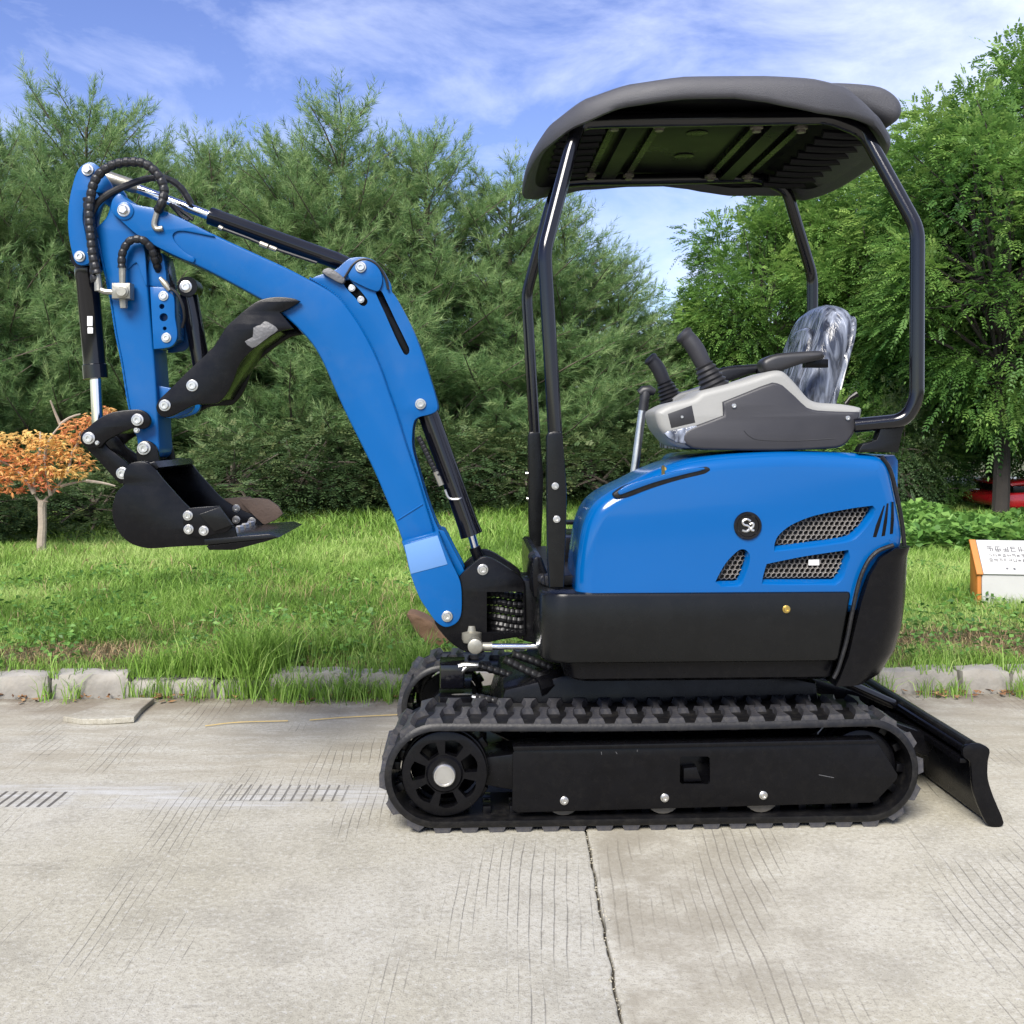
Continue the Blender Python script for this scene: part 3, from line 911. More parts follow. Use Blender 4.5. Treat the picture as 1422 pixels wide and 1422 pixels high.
def make_pine(seed, H=4.6, Rm=1.35, low=.12, nn=24):
    rnd = random.Random(seed)
    root = empty('pine_tree')
    tk = MB()
    top = Vector((rnd.uniform(-.15, .15), rnd.uniform(-.15, .15), H*.96))
    tp = limb(tk, (0, 0, -.1), top, .085, .012, .015, rnd, 8, 8)
    Ps, As, Ls, Ts = [], [], [], []
    z = low
    while z < H*.97:
        f = z/H
        L0 = Rm*(1-f**2.6)**.8*(.72+.5*rnd.random()) + .12
        nb = rnd.randint(6, 8) if f < .85 else rnd.randint(4, 5)
        a0 = rnd.uniform(0, 6.28)
        for b in range(nb):
            az_ = a0 + b*6.283/nb + rnd.uniform(-.35, .35)
            up = R(rnd.uniform(4, 26) + 50*max(0, f-.3)**1.3 )
            ln_ = L0*rnd.uniform(.65, 1.18)
            base = Vector((top.x*f, top.y*f, z+rnd.uniform(-.1, .1)))
            dirv = Vector((math.cos(az_)*math.cos(up), math.sin(az_)*math.cos(up), math.sin(up)))
            end = base + dirv*ln_ + Vector((0, 0, ln_*ln_*.10))
            limb(tk, base, end, .018*(1-f)+.007, .004, .04, rnd, 4, 3)
            k = max(4, int(ln_/.072))
            for i in range(k):
                t = .22 + .78*(i+rnd.random())/k
                p = base.lerp(end, t)
                sub = .30*ln_*(1.12-t) + .05
                for sgn in (-1, 1):
                    if rnd.random() < .12: continue
                    sd = dirv.cross(Vector((0, 0, 1))).normalized()*sgn
                    ax = (dirv*.62 + sd*rnd.uniform(.45, 1.0) + Vector((0, 0, rnd.uniform(.05, .75)))).normalized()
                    m_ = max(1, int(sub/.12))
                    for q in range(m_):
                        pp = p + ax*(sub*(q+rnd.random()*.6)/m_)
                        a2 = (ax + Vector((rnd.gauss(0, .35), rnd.gauss(0, .35), rnd.gauss(.22, .3)))).normalized()
                        Ps.append(pp); As.append(a2); Ls.append(rnd.uniform(.08, .17))
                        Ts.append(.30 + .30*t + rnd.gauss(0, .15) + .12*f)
            # leading shoot of the branch, turned up
            for q in range(3):
                a2 = (dirv*.7 + Vector((rnd.gauss(0, .25), rnd.gauss(0, .25), .75))).normalized()
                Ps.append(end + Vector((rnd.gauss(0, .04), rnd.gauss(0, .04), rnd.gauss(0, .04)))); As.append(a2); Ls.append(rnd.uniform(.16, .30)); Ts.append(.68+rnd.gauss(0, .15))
        z += .235*(1-.35*f)*rnd.uniform(.8, 1.15)
    for q in range(9):     # top candles
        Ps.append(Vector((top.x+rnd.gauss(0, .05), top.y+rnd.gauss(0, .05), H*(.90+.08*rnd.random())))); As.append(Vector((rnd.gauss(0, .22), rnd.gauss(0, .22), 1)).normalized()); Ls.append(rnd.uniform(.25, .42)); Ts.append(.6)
    P = np.array([tuple(p) for p in Ps]); A = np.array([tuple(a) for a in As]); Lz = np.array(Ls)
    V, c = needles(P, A, Lz, nn, .105, .0062)
    tint = np.repeat(np.clip(np.array(Ts), 0, 1), nn*3) + np.repeat(RNG.normal(0, .07, len(P)*nn), 3)
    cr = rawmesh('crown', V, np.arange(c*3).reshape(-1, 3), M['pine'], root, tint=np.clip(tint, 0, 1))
    tko = tk.build('trunk', M['bark'], root)
    return root

def sprays(P, A, nl, length, ll, lw):
    """compound leaves: a row of paired leaflets along each drooping stalk"""
    n = len(P)
    S = np.cross(A, np.tile([0, 0, 1.0], (n, 1)) + RNG.normal(0, .35, (n, 3))); S /= np.linalg.norm(S, axis=1, keepdims=True)+1e-9
    U = np.cross(S, A)
    vs = []
    for i in range(nl):
        t = (i//2 + .6)/((nl+1)//2)
        sg_ = 1 if i % 2 else -1
        if i == nl-1: sg_ = 0; t = 1.0
        B = P + A*(length*t)[:, None]; B[:, 2] -= length*.38*t*t
        D = A*(.55 if sg_ else 1) + S*sg_*.85; D[:, 2] -= .30*t + RNG.uniform(.0, .25, n)
        D /= np.linalg.norm(D, axis=1, keepdims=True)
        wv = np.cross(D, U); wv /= np.linalg.norm(wv, axis=1, keepdims=True)+1e-9
        l_ = (ll*RNG.uniform(.75, 1.2, n))[:, None]; w_ = (lw*RNG.uniform(.8, 1.2, n))[:, None]
        tip = B + D*l_
        mid = B + D*l_*.42
        vs.append(np.stack([B, mid+wv*w_, tip, mid-wv*w_], 1))
    V = np.stack(vs, 1).reshape(-1, 3)
    return V, n*nl

def make_broad(seed, H=4.4, Rm=1.5, low=.5, nc=115, per=84, leaf=(.050, .0112), m=None, name='broadleaf_tree', bark='bark_dark', nl=11, zs=1.0):
    rnd = random.Random(seed)
    root = empty(name)
    tk = MB()
    fork = Vector((rnd.uniform(-.1, .1), rnd.uniform(-.1, .1), max(.25, low+.35)))
    if bark == 'bark_dark': limb(tk, (0, 0, -.15), fork, .10, .075, .03, rnd, 9, 4)
    Ps, As, Ts = [], [], []
    cz = (H+low)/2; hz = (H-low)/2
    for c in range(nc):
        # clump centres, mostly in the outer shell
        while True:
            v = Vector((rnd.uniform(-1, 1), rnd.uniform(-1, 1), rnd.uniform(-1, 1)))
            if .25 < v.length < 1: break
        v = v.normalized()*(v.length**.45)
        wob = .82 + .3*mnoise.noise(v*1.7+Vector((seed, 0, 0)))
        cen = Vector((v.x*Rm*wob, v.y*Rm*wob, cz + v.z*hz*(.92+.16*rnd.random())))
        if cen.z > low+.2 and rnd.random() < .55:
            limb(tk, fork+Vector((0, 0, rnd.uniform(0, .4*(H-fork.z)))), cen, .026, .006, .10, rnd, 5, 4)
        out = Vector((v.x, v.y, v.z*.5+.15)).normalized()
        cr_r = rnd.uniform(.26, .46)
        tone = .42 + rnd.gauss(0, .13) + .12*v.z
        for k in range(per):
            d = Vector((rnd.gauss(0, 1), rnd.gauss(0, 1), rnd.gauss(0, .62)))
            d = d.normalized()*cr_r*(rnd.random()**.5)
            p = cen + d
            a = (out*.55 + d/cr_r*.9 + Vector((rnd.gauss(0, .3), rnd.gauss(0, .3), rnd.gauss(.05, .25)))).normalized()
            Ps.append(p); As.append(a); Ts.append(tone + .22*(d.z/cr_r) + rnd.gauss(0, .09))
    P = np.array([tuple(p) for p in Ps]); A = np.array([tuple(a) for a in As])
    V, c = sprays(P, A, nl, RNG.uniform(.10, .22, len(P)), leaf[0], leaf[1])
    V[:, 2] = np.maximum(V[:, 2], .02)
    tint = np.repeat(np.clip(np.array(Ts), 0, 1), nl*4) + np.repeat(RNG.normal(0, .06, len(P)*nl), 4)
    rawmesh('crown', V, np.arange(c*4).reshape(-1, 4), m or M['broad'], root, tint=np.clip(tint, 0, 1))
    tk.build('trunk', M[bark], root)
    return root

def copy_tree(o):
    c = o.copy(); COL.objects.link(c)
    for k in list(o.children):
        d = k.copy(); COL.objects.link(d); d.parent = c
    return c
used = set()
def place(proto, X, Y, H0, ztop_, rz, wide, label, cat, group):
    o = proto if proto.name not in used else copy_tree(proto)
    used.add(proto.name)
    z = float(zterrain(np.array([X]), np.array([Y]))[0]) - .03
    s = (ztop_-z)/H0
    o.location = (X, Y, z); o.rotation_euler = (0, 0, rz); o.scale = (wide, wide, s)
    tagged(o, label, cat, group)
    return o
pines = [make_pine(1), make_pine(2, 4.6, 1.25), make_pine(3, 4.6, 1.45)]
PIN = [  # photo column, distance beyond the near track, height of the tip in the photo, width, variant
    (-95, 7.6, 120, 1.0, 0), (20, 8.2, 150, .9, 1), (116, 8.6, 108, .95, 2), (215, 8.8, 175, .9, 0), (300, 9.2, 160, .9, 1), (418, 9.3, 172, .95, 2), (492, 9.4, 112, 1.05, 0),
    (604, 9.6, 160, 1.0, 1), (700, 9.8, 222, 1.0, 2), (795, 10.0, 278, .95, 0), (862, 10.4, 335, .85, 1), (918, 11.0, 425, .75, 2)]
pl = ['pine at the far left edge of the photo, left of the orange maple', 'pine directly above the orange maple crown', 'tall spiky pine rising behind the top of the folded arm', 'pine behind the middle of the arm, with a lower top', 'pine behind the boom tip and its hoses', 'pine behind the long boom cylinder',
      'tallest pine, standing behind the bend of the blue boom', 'pine just right of the boom bend', 'pine between the boom and the front canopy post', 'pine seen just behind the front canopy post', 'pine seen under the canopy roof, right of the front post', 'smallest pine at the right end of the row, behind the control levers']
for (px, Y, yt, wd, v), lab in zip(PIN, pl):
    p = W(px, yt, Y)
    place(pines[v], p.x, Y, 5.0, p.z, (px*1.7) % 6.28, wd, 'feathery green ' + lab, 'pine tree', 'row of pines behind the grass')
for i, (px, Y, yt, wd, v) in enumerate(((60, 11.2, 185, 1.25, 1), (260, 11.6, 200, 1.3, 0), (380, 11.8, 205, 1.3, 2), (560, 11.8, 215, 1.3, 1), (720, 12.2, 300, 1.2, 0))):
    p = W(px, yt, Y)
    place(pines[v], p.x, Y, 5.0, p.z, px*2.1 % 6.28, wd, 'dark green pine filling the second row behind the ' + ['orange maple', 'boom tip', 'thumb claw', 'boom bend', 'front canopy post'][i], 'pine tree', 'pines of the second row')
M_ = None
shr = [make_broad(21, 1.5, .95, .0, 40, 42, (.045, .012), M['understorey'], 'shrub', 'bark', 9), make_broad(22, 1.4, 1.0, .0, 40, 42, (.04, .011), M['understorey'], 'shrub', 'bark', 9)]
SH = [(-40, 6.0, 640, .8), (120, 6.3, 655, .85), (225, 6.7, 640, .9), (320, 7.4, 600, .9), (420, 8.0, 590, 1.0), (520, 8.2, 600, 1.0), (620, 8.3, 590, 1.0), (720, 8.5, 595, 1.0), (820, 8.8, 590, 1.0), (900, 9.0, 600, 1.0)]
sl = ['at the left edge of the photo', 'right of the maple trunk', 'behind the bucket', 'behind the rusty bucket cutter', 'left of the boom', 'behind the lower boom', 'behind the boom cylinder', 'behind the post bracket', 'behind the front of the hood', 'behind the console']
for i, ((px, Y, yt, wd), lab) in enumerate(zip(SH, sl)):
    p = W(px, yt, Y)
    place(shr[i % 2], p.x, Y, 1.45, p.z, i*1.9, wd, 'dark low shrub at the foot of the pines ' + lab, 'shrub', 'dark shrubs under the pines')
bro = [make_broad(31), make_broad(32, 4.4, 1.4, .35), make_broad(33, 4.4, 1.55, .75), make_broad(34, 4.4, 1.5, 1.05)]
gsh = make_broad(23, 1.5, .95, .0, 40, 42, (.055, .013), M['broad'], 'shrub', 'bark', 9)
BR = [(985, 11.2, 425, .55, 1), (1050, 10.2, 268, .72, 0), (1140, 10.6, 215, .8, 1), (1225, 9.6, 205, .8, 2), (1300, 9.0, 190, .85, 0), (1386, 7.3, 125, .85, 3), (1440, 8.4, 92, .95, 1), (1560, 8.0, 120, 1.0, 0)]
bl_ = ['lowest leafy tree beside the gap of sky, behind the right control lever', 'leafy tree seen under the canopy, left of the seat back', 'leafy tree behind the seat back and rear canopy post', 'leafy tree seen through the rear canopy posts above the hood', 'leafy tree just right of the near rear canopy post',
       'leafy tree with the dark bare trunk in front of the red machine', 'tallest leafy tree at the right edge of the photo', 'leafy tree cut by the right edge of the photo, above the white board']
for (px, Y, yt, wd, v), lab in zip(BR, bl_):
    p = W(px, yt, Y)
    place(bro[v], p.x, Y, 4.4, p.z, px*1.3 % 6.28, wd, lab, 'tree', 'leafy trees on the right')
for i, (px, Y, yt) in enumerate(((1010, 13, 470), (1120, 13, 300), (1240, 12.5, 290), (1380, 12, 260))):
    p = W(px, yt, Y)
    place(bro[i % 3], p.x, Y, 4.4, p.z, px, 1.1, 'shaded leafy tree of the back row behind the ' + ['gap of sky', 'rear of the canopy', 'near rear post', 'white board'][i], 'tree', 'leafy trees of the back row')
for i, (px, Y, yt) in enumerate(((1010, 9.4, 560), (1100, 9.2, 540), (1190, 8.6, 560), (1240, 7.9, 560), (1290, 8.4, 600))):
    p = W(px, yt, Y)
    s = place((gsh, shr[0])[i % 2], p.x, Y, 1.45, p.z, i*2.3, .8 if i < 3 else .5, 'green bushy shrub below the leafy trees ' + ['behind the console', 'behind the seat', 'behind the rear post foot', 'right of the excavator counterweight', 'left of the dark tree trunk'][i], 'shrub', 'shrubs under the leafy trees')
# the dark trunk on the right
tt = W(1385, 705, 7.6)
# young maple in autumn colour
mz = float(zterrain(np.array([-3.47]), np.array([5.0]))[0])
mp_ = empty('maple_tree', (W(58, 775, 5.0).x, 5.0, mz))
tagged(mp_, 'small orange and yellow maple with pale forked trunk, left of the bucket', 'maple tree')
def mpt(x, y, dy=0): 
    v = W(x, y, 5.0+dy)
    return Vector((v.x-mp_.location.x, v.y-5.0, v.z-mz))
tk = MB()
tube(tk, [mpt(58, 780), mpt(57.5, 755), mpt(59, 730), mpt(58.5, 705), mpt(60, 695)], [.040, .033, .031, .031, .036], 10, 3)
rnd = random.Random(9)
for a, b in (((58, 700), (47, 685)), ((60, 698), (70, 688)), ((47, 686), (25, 655)), ((48, 686), (52, 640)), ((70, 688), (92, 660)), ((92, 660), (100, 630)), ((70, 688), (62, 640)), ((84, 676), (120, 668)), ((120, 668), (160, 675)), ((52, 640), (56, 600)), ((62, 640), (84, 590)), ((84, 590), (70, 556)), ((100, 630), (112, 600)), ((84, 590), (112, 575)), ((25, 655), (0, 640))):
    limb(tk, mpt(*a, rnd.uniform(-.05, .05)), mpt(*b, rnd.uniform(-.1, .1)), .013, .006, .08, rnd, 6, 4)
tk.build('trunk', M['bark_pale'], mp_)
PD = [(35, 607, 48, 12, .85), (70, 612, 30, 9, .75), (18, 630, 40, 13, .35), (60, 632, 40, 11, .5), (100, 628, 26, 9, .55), (40, 650, 42, 12, .3), (78, 652, 40, 8, .9), (12, 657, 30, 10, .55), (52, 670, 26, 11, .08), (6, 676, 18, 7, .25), (112, 588, 26, 12, .28), (130, 580, 20, 8, .3), (92, 606, 22, 8, .35), (118, 643, 14, 7, .45), (-30, 620, 50, 14, .6), (-40, 655, 50, 14, .4), (150, 571, 14, 5, .35), (95, 655, 18, 5, .95)]
Ps, As, Ts = [], [], []
for (cx, cy, rx, ry, tone) in PD:
    for k in range(int(rx*ry*.28)+18):
        while True:
            u, v = rnd.uniform(-1, 1), rnd.uniform(-1, 1)
            if u*u+v*v < 1: break
        p = mpt(cx+u*rx*1.1, cy+v*ry*.8+u*u*ry*.9+rnd.gauss(0, 2.5), rnd.uniform(-.16, .16))
        Ps.append(tuple(p)); As.append((rnd.gauss(0, 1), rnd.gauss(0, 1), rnd.gauss(-.25, .35))); Ts.append(tone+.12+rnd.gauss(0, .16)-.18*v)
P = np.array(Ps); A = np.array(As); A /= np.linalg.norm(A, axis=1, keepdims=True)
# palmate leaf: three lobes from one stalk
PP, AA, TT_ = [], [], []
for s in (-.6, 0, .6):
    c, s_ = math.cos(s), math.sin(s)
    Bm = A.copy(); Bm[:, 0] = A[:, 0]*c-A[:, 1]*s_; Bm[:, 1] = A[:, 0]*s_+A[:, 1]*c
    PP.append(P); AA.append(Bm); TT_.append(np.array(Ts))
P = np.concatenate(PP); A = np.concatenate(AA); tt_ = np.clip(np.concatenate(TT_), 0, 1)
leaflets('crown', P, A, RNG.uniform(.026, .05, len(P)), RNG.uniform(.0045, .008, len(P)), tt_, M['maple'], .2, mp_)

# ------------------------------------------------------------------ white board and red machine on the right
bx0 = W(1362, 828, 2.85)
sb_z = float(zterrain(np.array([bx0.x]), np.array([2.9]))[0])
sg_ = empty('notice_board', (bx0.x+.4, 2.90, sb_z), R(-8))
tagged(sg_, 'low white notice board with orange end and sloping printed top, in the grass', 'notice board')
WD = .85
x0 = -.4
zf, zb_ = .31-sb_z, .475-sb_z
dp_ = .14
prof = [(-.08, -.05), (-.08, zf), (dp_-.08, zb_), (dp_-.08, -.05)]
def yzprism(poly, xa, xb, r=.003):
    tmp = MB(); prism(tmp, poly, xa, xb, r=r, seg=2)
    mb = MB(); mb.add([(y, x, z) for x, y, z in tmp.v], tmp.f)
    return mb
yzprism(prof, x0+.024, x0+WD, .004).build('body', M['white'], sg_)
yzprism(prof, x0, x0+.022, .004).build('end_block', M['orange'], sg_)
sl = Vector((0, dp_, zb_-zf)); sln = sl.normalized(); nn_ = Vector((0, -sln.z, sln.y))
o3 = Vector((x0, -.08, zf)) + nn_*.001
bd = MB()
tmp = MB(); prism(tmp, [(.03, .0), (WD+.01, .0), (WD+.01, sl.length+.005), (.03, sl.length+.005)], 0, .012, r=.002, seg=1)
bd.add([o3+Vector((x, 0, 0))+sln*z+nn_*(.0125-y) for x, y, z in tmp.v], tmp.f)
bdo = bd.build('sloping_panel', M['white'], sg_)
eb = MB()
tmp = MB(); prism(tmp, [(-.006, -.004), (.027, -.004), (.027, sl.length+.006), (-.006, sl.length+.006)], 0, .014, r=.002, seg=1)
eb.add([o3+Vector((x, 0, 0))+sln*z+nn_*(.0145-y) for x, y, z in tmp.v], tmp.f)
eb.build('orange_edge', M['orange'], sg_)
tx_ = MB()
rnd = random.Random(12)
def glyphs(v, size, xs, n, gap, wt):
    x = xs
    for i in range(n):
        for s in range(rnd.randint(4, 6)):
            if rnd.random() < .55:
                a, b = x+rnd.uniform(0, .15)*size, x+size*rnd.uniform(.75, .95); y = v+size*rnd.choice((.08, .35, .62, .9)); q = [(a, y), (b, y), (b, y+wt), (a, y+wt)]
            else:
                xx = x+size*rnd.choice((.12, .45, .8)); y1, y2 = v+size*rnd.uniform(0, .3), v+size*rnd.uniform(.7, 1); q = [(xx, y1), (xx+wt, y1), (xx+wt, y2), (xx, y2)]
            tx_.add([o3+Vector((px, 0, 0))+sln*py+nn_*(.0135+.00002*len(tx_.f)/10) for px, py in q], [(0, 1, 2, 3)])
        x += size*gap
glyphs(sl.length*.66, .034, .075, 18, 1.18, .0042)
glyphs(sl.length*.50, .020, .075, 30, 1.22, .0028)
glyphs(sl.length*.36, .020, .075, 30, 1.22, .0026)
glyphs(sl.length*.12, .014, .15, 6, 2.6, .002)
tx_.build('printed_text', M['ink'], bdo, smooth=False)

rz_ = float(zterrain(np.array([4.9]), np.array([7.9]))[0])
rm = empty('red_machine', (W(1394, 700, 7.9).x+1.0, 7.9, rz_))
tagged(rm, 'low red machine with a black band, half hidden behind the dark tree trunk', 'machine')
def rb_(name, m, x0, x1, z0, z1, y0=-.4, y1=.4, r=.03):
    mb = MB(); prism(mb, [(x0, z0), (x1, z0), (x1, z1), (x0, z1)], y0, y1, r=r, seg=3); return mb.build(name, m, rm)
mb = MB(); prism(mb, curve([(-1.22, .12), (-1.24, .20), (-1.15, .25), (-.4, .27), (.8, .27), (.9, .2), (.9, .10, 1), (-1.1, .10, 1)], 4), -.45, .45, r=.03, seg=3); mb.build('lower_body', M['red'], rm)
rb_('black_band', M['black_satin'], -1.1, .85, .255, .32, -.42, .42, .01)
mb = MB(); prism(mb, curve([(-1.12, .32, 1), (-1.14, .345), (-1.0, .37), (-.2, .38), (.8, .38), (.85, .32, 1)], 4), -.43, .43, r=.03, seg=3); mb.build('hood', M['red'], rm)
for x in (-.75, .55):
    for y in (-.47, .47):
        mb = MB(); lathe(mb, (x, y-.05, .10), (0, 1, 0), [(0, .04), (0, .12), (.02, .14), (.08, .14), (.10, .12), (.10, .04)], 20); mb.build('wheel', M['tyre'], rm)
# ================================================================== the excavator
TH = R(2.3)                                        # it stands turned a little away at its rear
ROT = Matrix.Rotation(TH, 3, 'Z')
_w0 = Vector(((617-711)*CAM_D/F, 0, 0))            # sprocket, outer face of the near track
ROOT = _w0 - ROT @ Vector((-0.57, -0.475, 0))
def L(px, py, yl):
    """place in the machine's own axes of a photo point measured on its plane y = yl"""
    c = ROT.transposed() @ (CAMP - ROOT)
    d = ROT.transposed() @ ray(px, py)
    return c + d*((yl - c.y)/d.y)
def O(pts, yl, n=4):
    return [(v.x, v.z) for v in (L(x, y, yl) for x, y in curve(pts, n))]
def OP(pts, yl):
    return [(v.x, v.z) for v in (L(p[0], p[1], yl) for p in pts)]

ex = empty('mini_excavator', ROOT, TH)
tagged(ex, 'blue mini excavator with black canopy and rubber tracks, standing on the concrete road', 'excavator')

def part(mb, name, m, parent=None, **k): return mb.build(name, m, parent or ex, **k)

def plates(outline, ranges, name, m, parent=None, r=.003, holes=()):
    """the same plate at several depths, each an object of its own"""
    out = []
    for y0, y1 in ranges:
        mb = MB(); prism(mb, outline, y0, y1, r=r, holes=holes)
        out.append(part(mb, name, m, parent))
    return out

def bolt(parent, px, py, yl, r=0.011, name='bolt', hexa=False, m=None, h=0.008, washer=True):
    p = L(px, py, yl)
    mb = MB()
    ax = Vector((0, -1, 0))
    if washer: lathe(mb, p, ax, [(-.004, r*1.35), (h*.3, r*1.35), (h*.42, r*1.25)], 18)
    if hexa:
        lathe(mb, p, ax, [(0, r), (h*1.3, r), (h*1.6, r*.8), (h*1.6, 0)], 6)
    else:
        lathe(mb, p, ax, [(0, r), (h, r), (h*1.25, r*.86), (h*1.25, r*.42), (h*.8, r*.36), (h*.8, 0)], 18)
    return mb.build(name, m or M['steel'], parent, ang=30)

def fillet(P, rad=0.05, n=6):
    P = [Vector(p) for p in P]
    out = [P[0]]
    for i in range(1, len(P)-1):
        a, b, c = P[i-1], P[i], P[i+1]
        r1 = min(rad, (a-b).length*.45); r2 = min(rad, (c-b).length*.45)
        s = b + (a-b).normalized()*r1; e = b + (c-b).normalized()*r2
        for q in range(n+1):
            t = q/n
            out.append(s*(1-t)**2 + b*2*t*(1-t) + e*t*t)
    out.append(P[-1])
    return out

def spiral(pitch, r, amp=0.14):
    return lambda i, n, s: r*(1 + amp*.55*(1-2*abs(math.sin(math.pi*s/pitch))**6))

# ------------------------------------------------------------------ tracks
TR, TZ = 0.137, 0.155
XS, XI = L(617, 1078, -.475).x, L(1206, 1077, -.475).x
TW, TT = 0.232, 0.015
XB = XS - .020                                     # the belt runs a little ahead of the sprocket's centre
CCD = XI - XB
PERI = 2*CCD + 2*math.pi*TR
def tpath(s):
    s %= PERI
    if s < CCD:                                    # top run, rearwards, with a little sag
        sag = 0.006*math.sin(math.pi*s/CCD)
        return Vector((XB+s, 0, TZ+TR-sag)), Vector((0, 0, 1)), Vector((1, 0, 0))
    s -= CCD
    if s < math.pi*TR:
        a = math.pi/2 - s/TR
        return Vector((XI+TR*math.cos(a), 0, TZ+TR*math.sin(a))), Vector((math.cos(a), 0, math.sin(a))), Vector((math.sin(a), 0, -math.cos(a)))
    s -= math.pi*TR
    if s < CCD:
        return Vector((XI-s, 0, TZ-TR)), Vector((0, 0, -1)), Vector((-1, 0, 0))
    s -= CCD
    a = -math.pi/2 - s/TR
    return Vector((XB+TR*math.cos(a), 0, TZ+TR*math.sin(a))), Vector((math.cos(a), 0, math.sin(a))), Vector((math.sin(a), 0, -math.cos(a)))

NP = 44
def lug_mesh():
    mb = MB()
    h = 0.0185
    ys = [-.110, -.092, -.070, -.020, .004, .010]
    wb = [.026, .019, .0115, .0105, .016, .020]
    vs, fs = [], []
    for y, w in zip(ys, wb):
        sk = (y+.05)*.12
        vs += [(-w+sk, y, 0.0), (-w*.7+sk, y, h), (w*.7+sk, y, h), (w+sk, y, 0.0)]
    for i in range(len(ys)-1):
        for k in range(3):
            fs.append((i*4+k, i*4+k+1, i*4+k+5, i*4+k+4))
    fs.append((0, 1, 2, 3)); e = (len(ys)-1)*4
    fs.append((e, e+1, e+2, e+3))
    mb.add(vs, fs)
    o = mb.build('lug', M['rubber_lug'], None, ang=40)
    return o

def make_track(yc, side):
    """one rubber track with its frame and wheels; side = -1: its outer face looks towards -y"""
    tr = MB()
    n = 160
    prof = [(-TW/2, 0), (-TW/2, TT*.8), (-TW/2+.006, TT+.004), (-TW/2+.018, TT+.001), (-.012, TT+.001), (-.006, TT+.007), (.006, TT+.007), (.012, TT+.001),
            (TW/2-.018, TT+.001), (TW/2-.006, TT+.004), (TW/2, TT*.8), (TW/2, 0)]
    vs, fs = [], []
    for i in range(n):
        p, nn, t = tpath(i/n*PERI)
        for y, h in prof:
            vs.append(p + nn*(h-TT) + Vector((0, yc+y, 0)))
    k = len(prof)
    for i in range(n):
        for j in range(k):
            a, b = i*k+j, i*k+(j+1) % k
            c, d = ((i+1) % n)*k+(j+1) % k, ((i+1) % n)*k+j
            fs.append((a, b, c, d))
    tr.add(vs, fs)
    tro = tr.build('rubber_track', M['rubber'], ex, ang=50)
    # tread lugs: two staggered rows
    rnd = random.Random(3)
    for i in range(NP):
        for row in (0, 1):
            s = (i + (.5 if row else 0))*PERI/NP
            p, nn, t = tpath(s)
            o = bpy.data.objects.new('lug', LUG.data)
            COL.objects.link(o)
            o.parent = tro
            yd = Vector((0, 1 if row == 0 else -1, 0))
            tx = nn.cross(yd) * -1
            mx = Matrix((tx, yd, nn)).transposed().to_4x4()
            mx.translation = p + Vector((0, yc, 0)) - nn*0.0005
            o.matrix_local = mx
    # steel drive blocks on the inside
    dm = MB()
    boxm(dm, (0, 0, 0), (.022, .05, .022), r=.003)
    d0 = dm.build('drive_block', M['black'], None)
    me = d0.data
    bpy.data.objects.remove(d0)
    for i in range(NP):
        p, nn, t = tpath((i+.25)*PERI/NP)
        for q in (-.034, .034):
            o = bpy.data.objects.new('drive_block', me)
            COL.objects.link(o); o.parent = tro
            mx = Matrix((t, Vector((0, 1, 0)), t.cross(Vector((0, 1, 0))))).transposed().to_4x4()
            mx.translation = p - nn*(TT+.009) + Vector((0, yc+q, 0))
            o.matrix_local = mx
    return tro

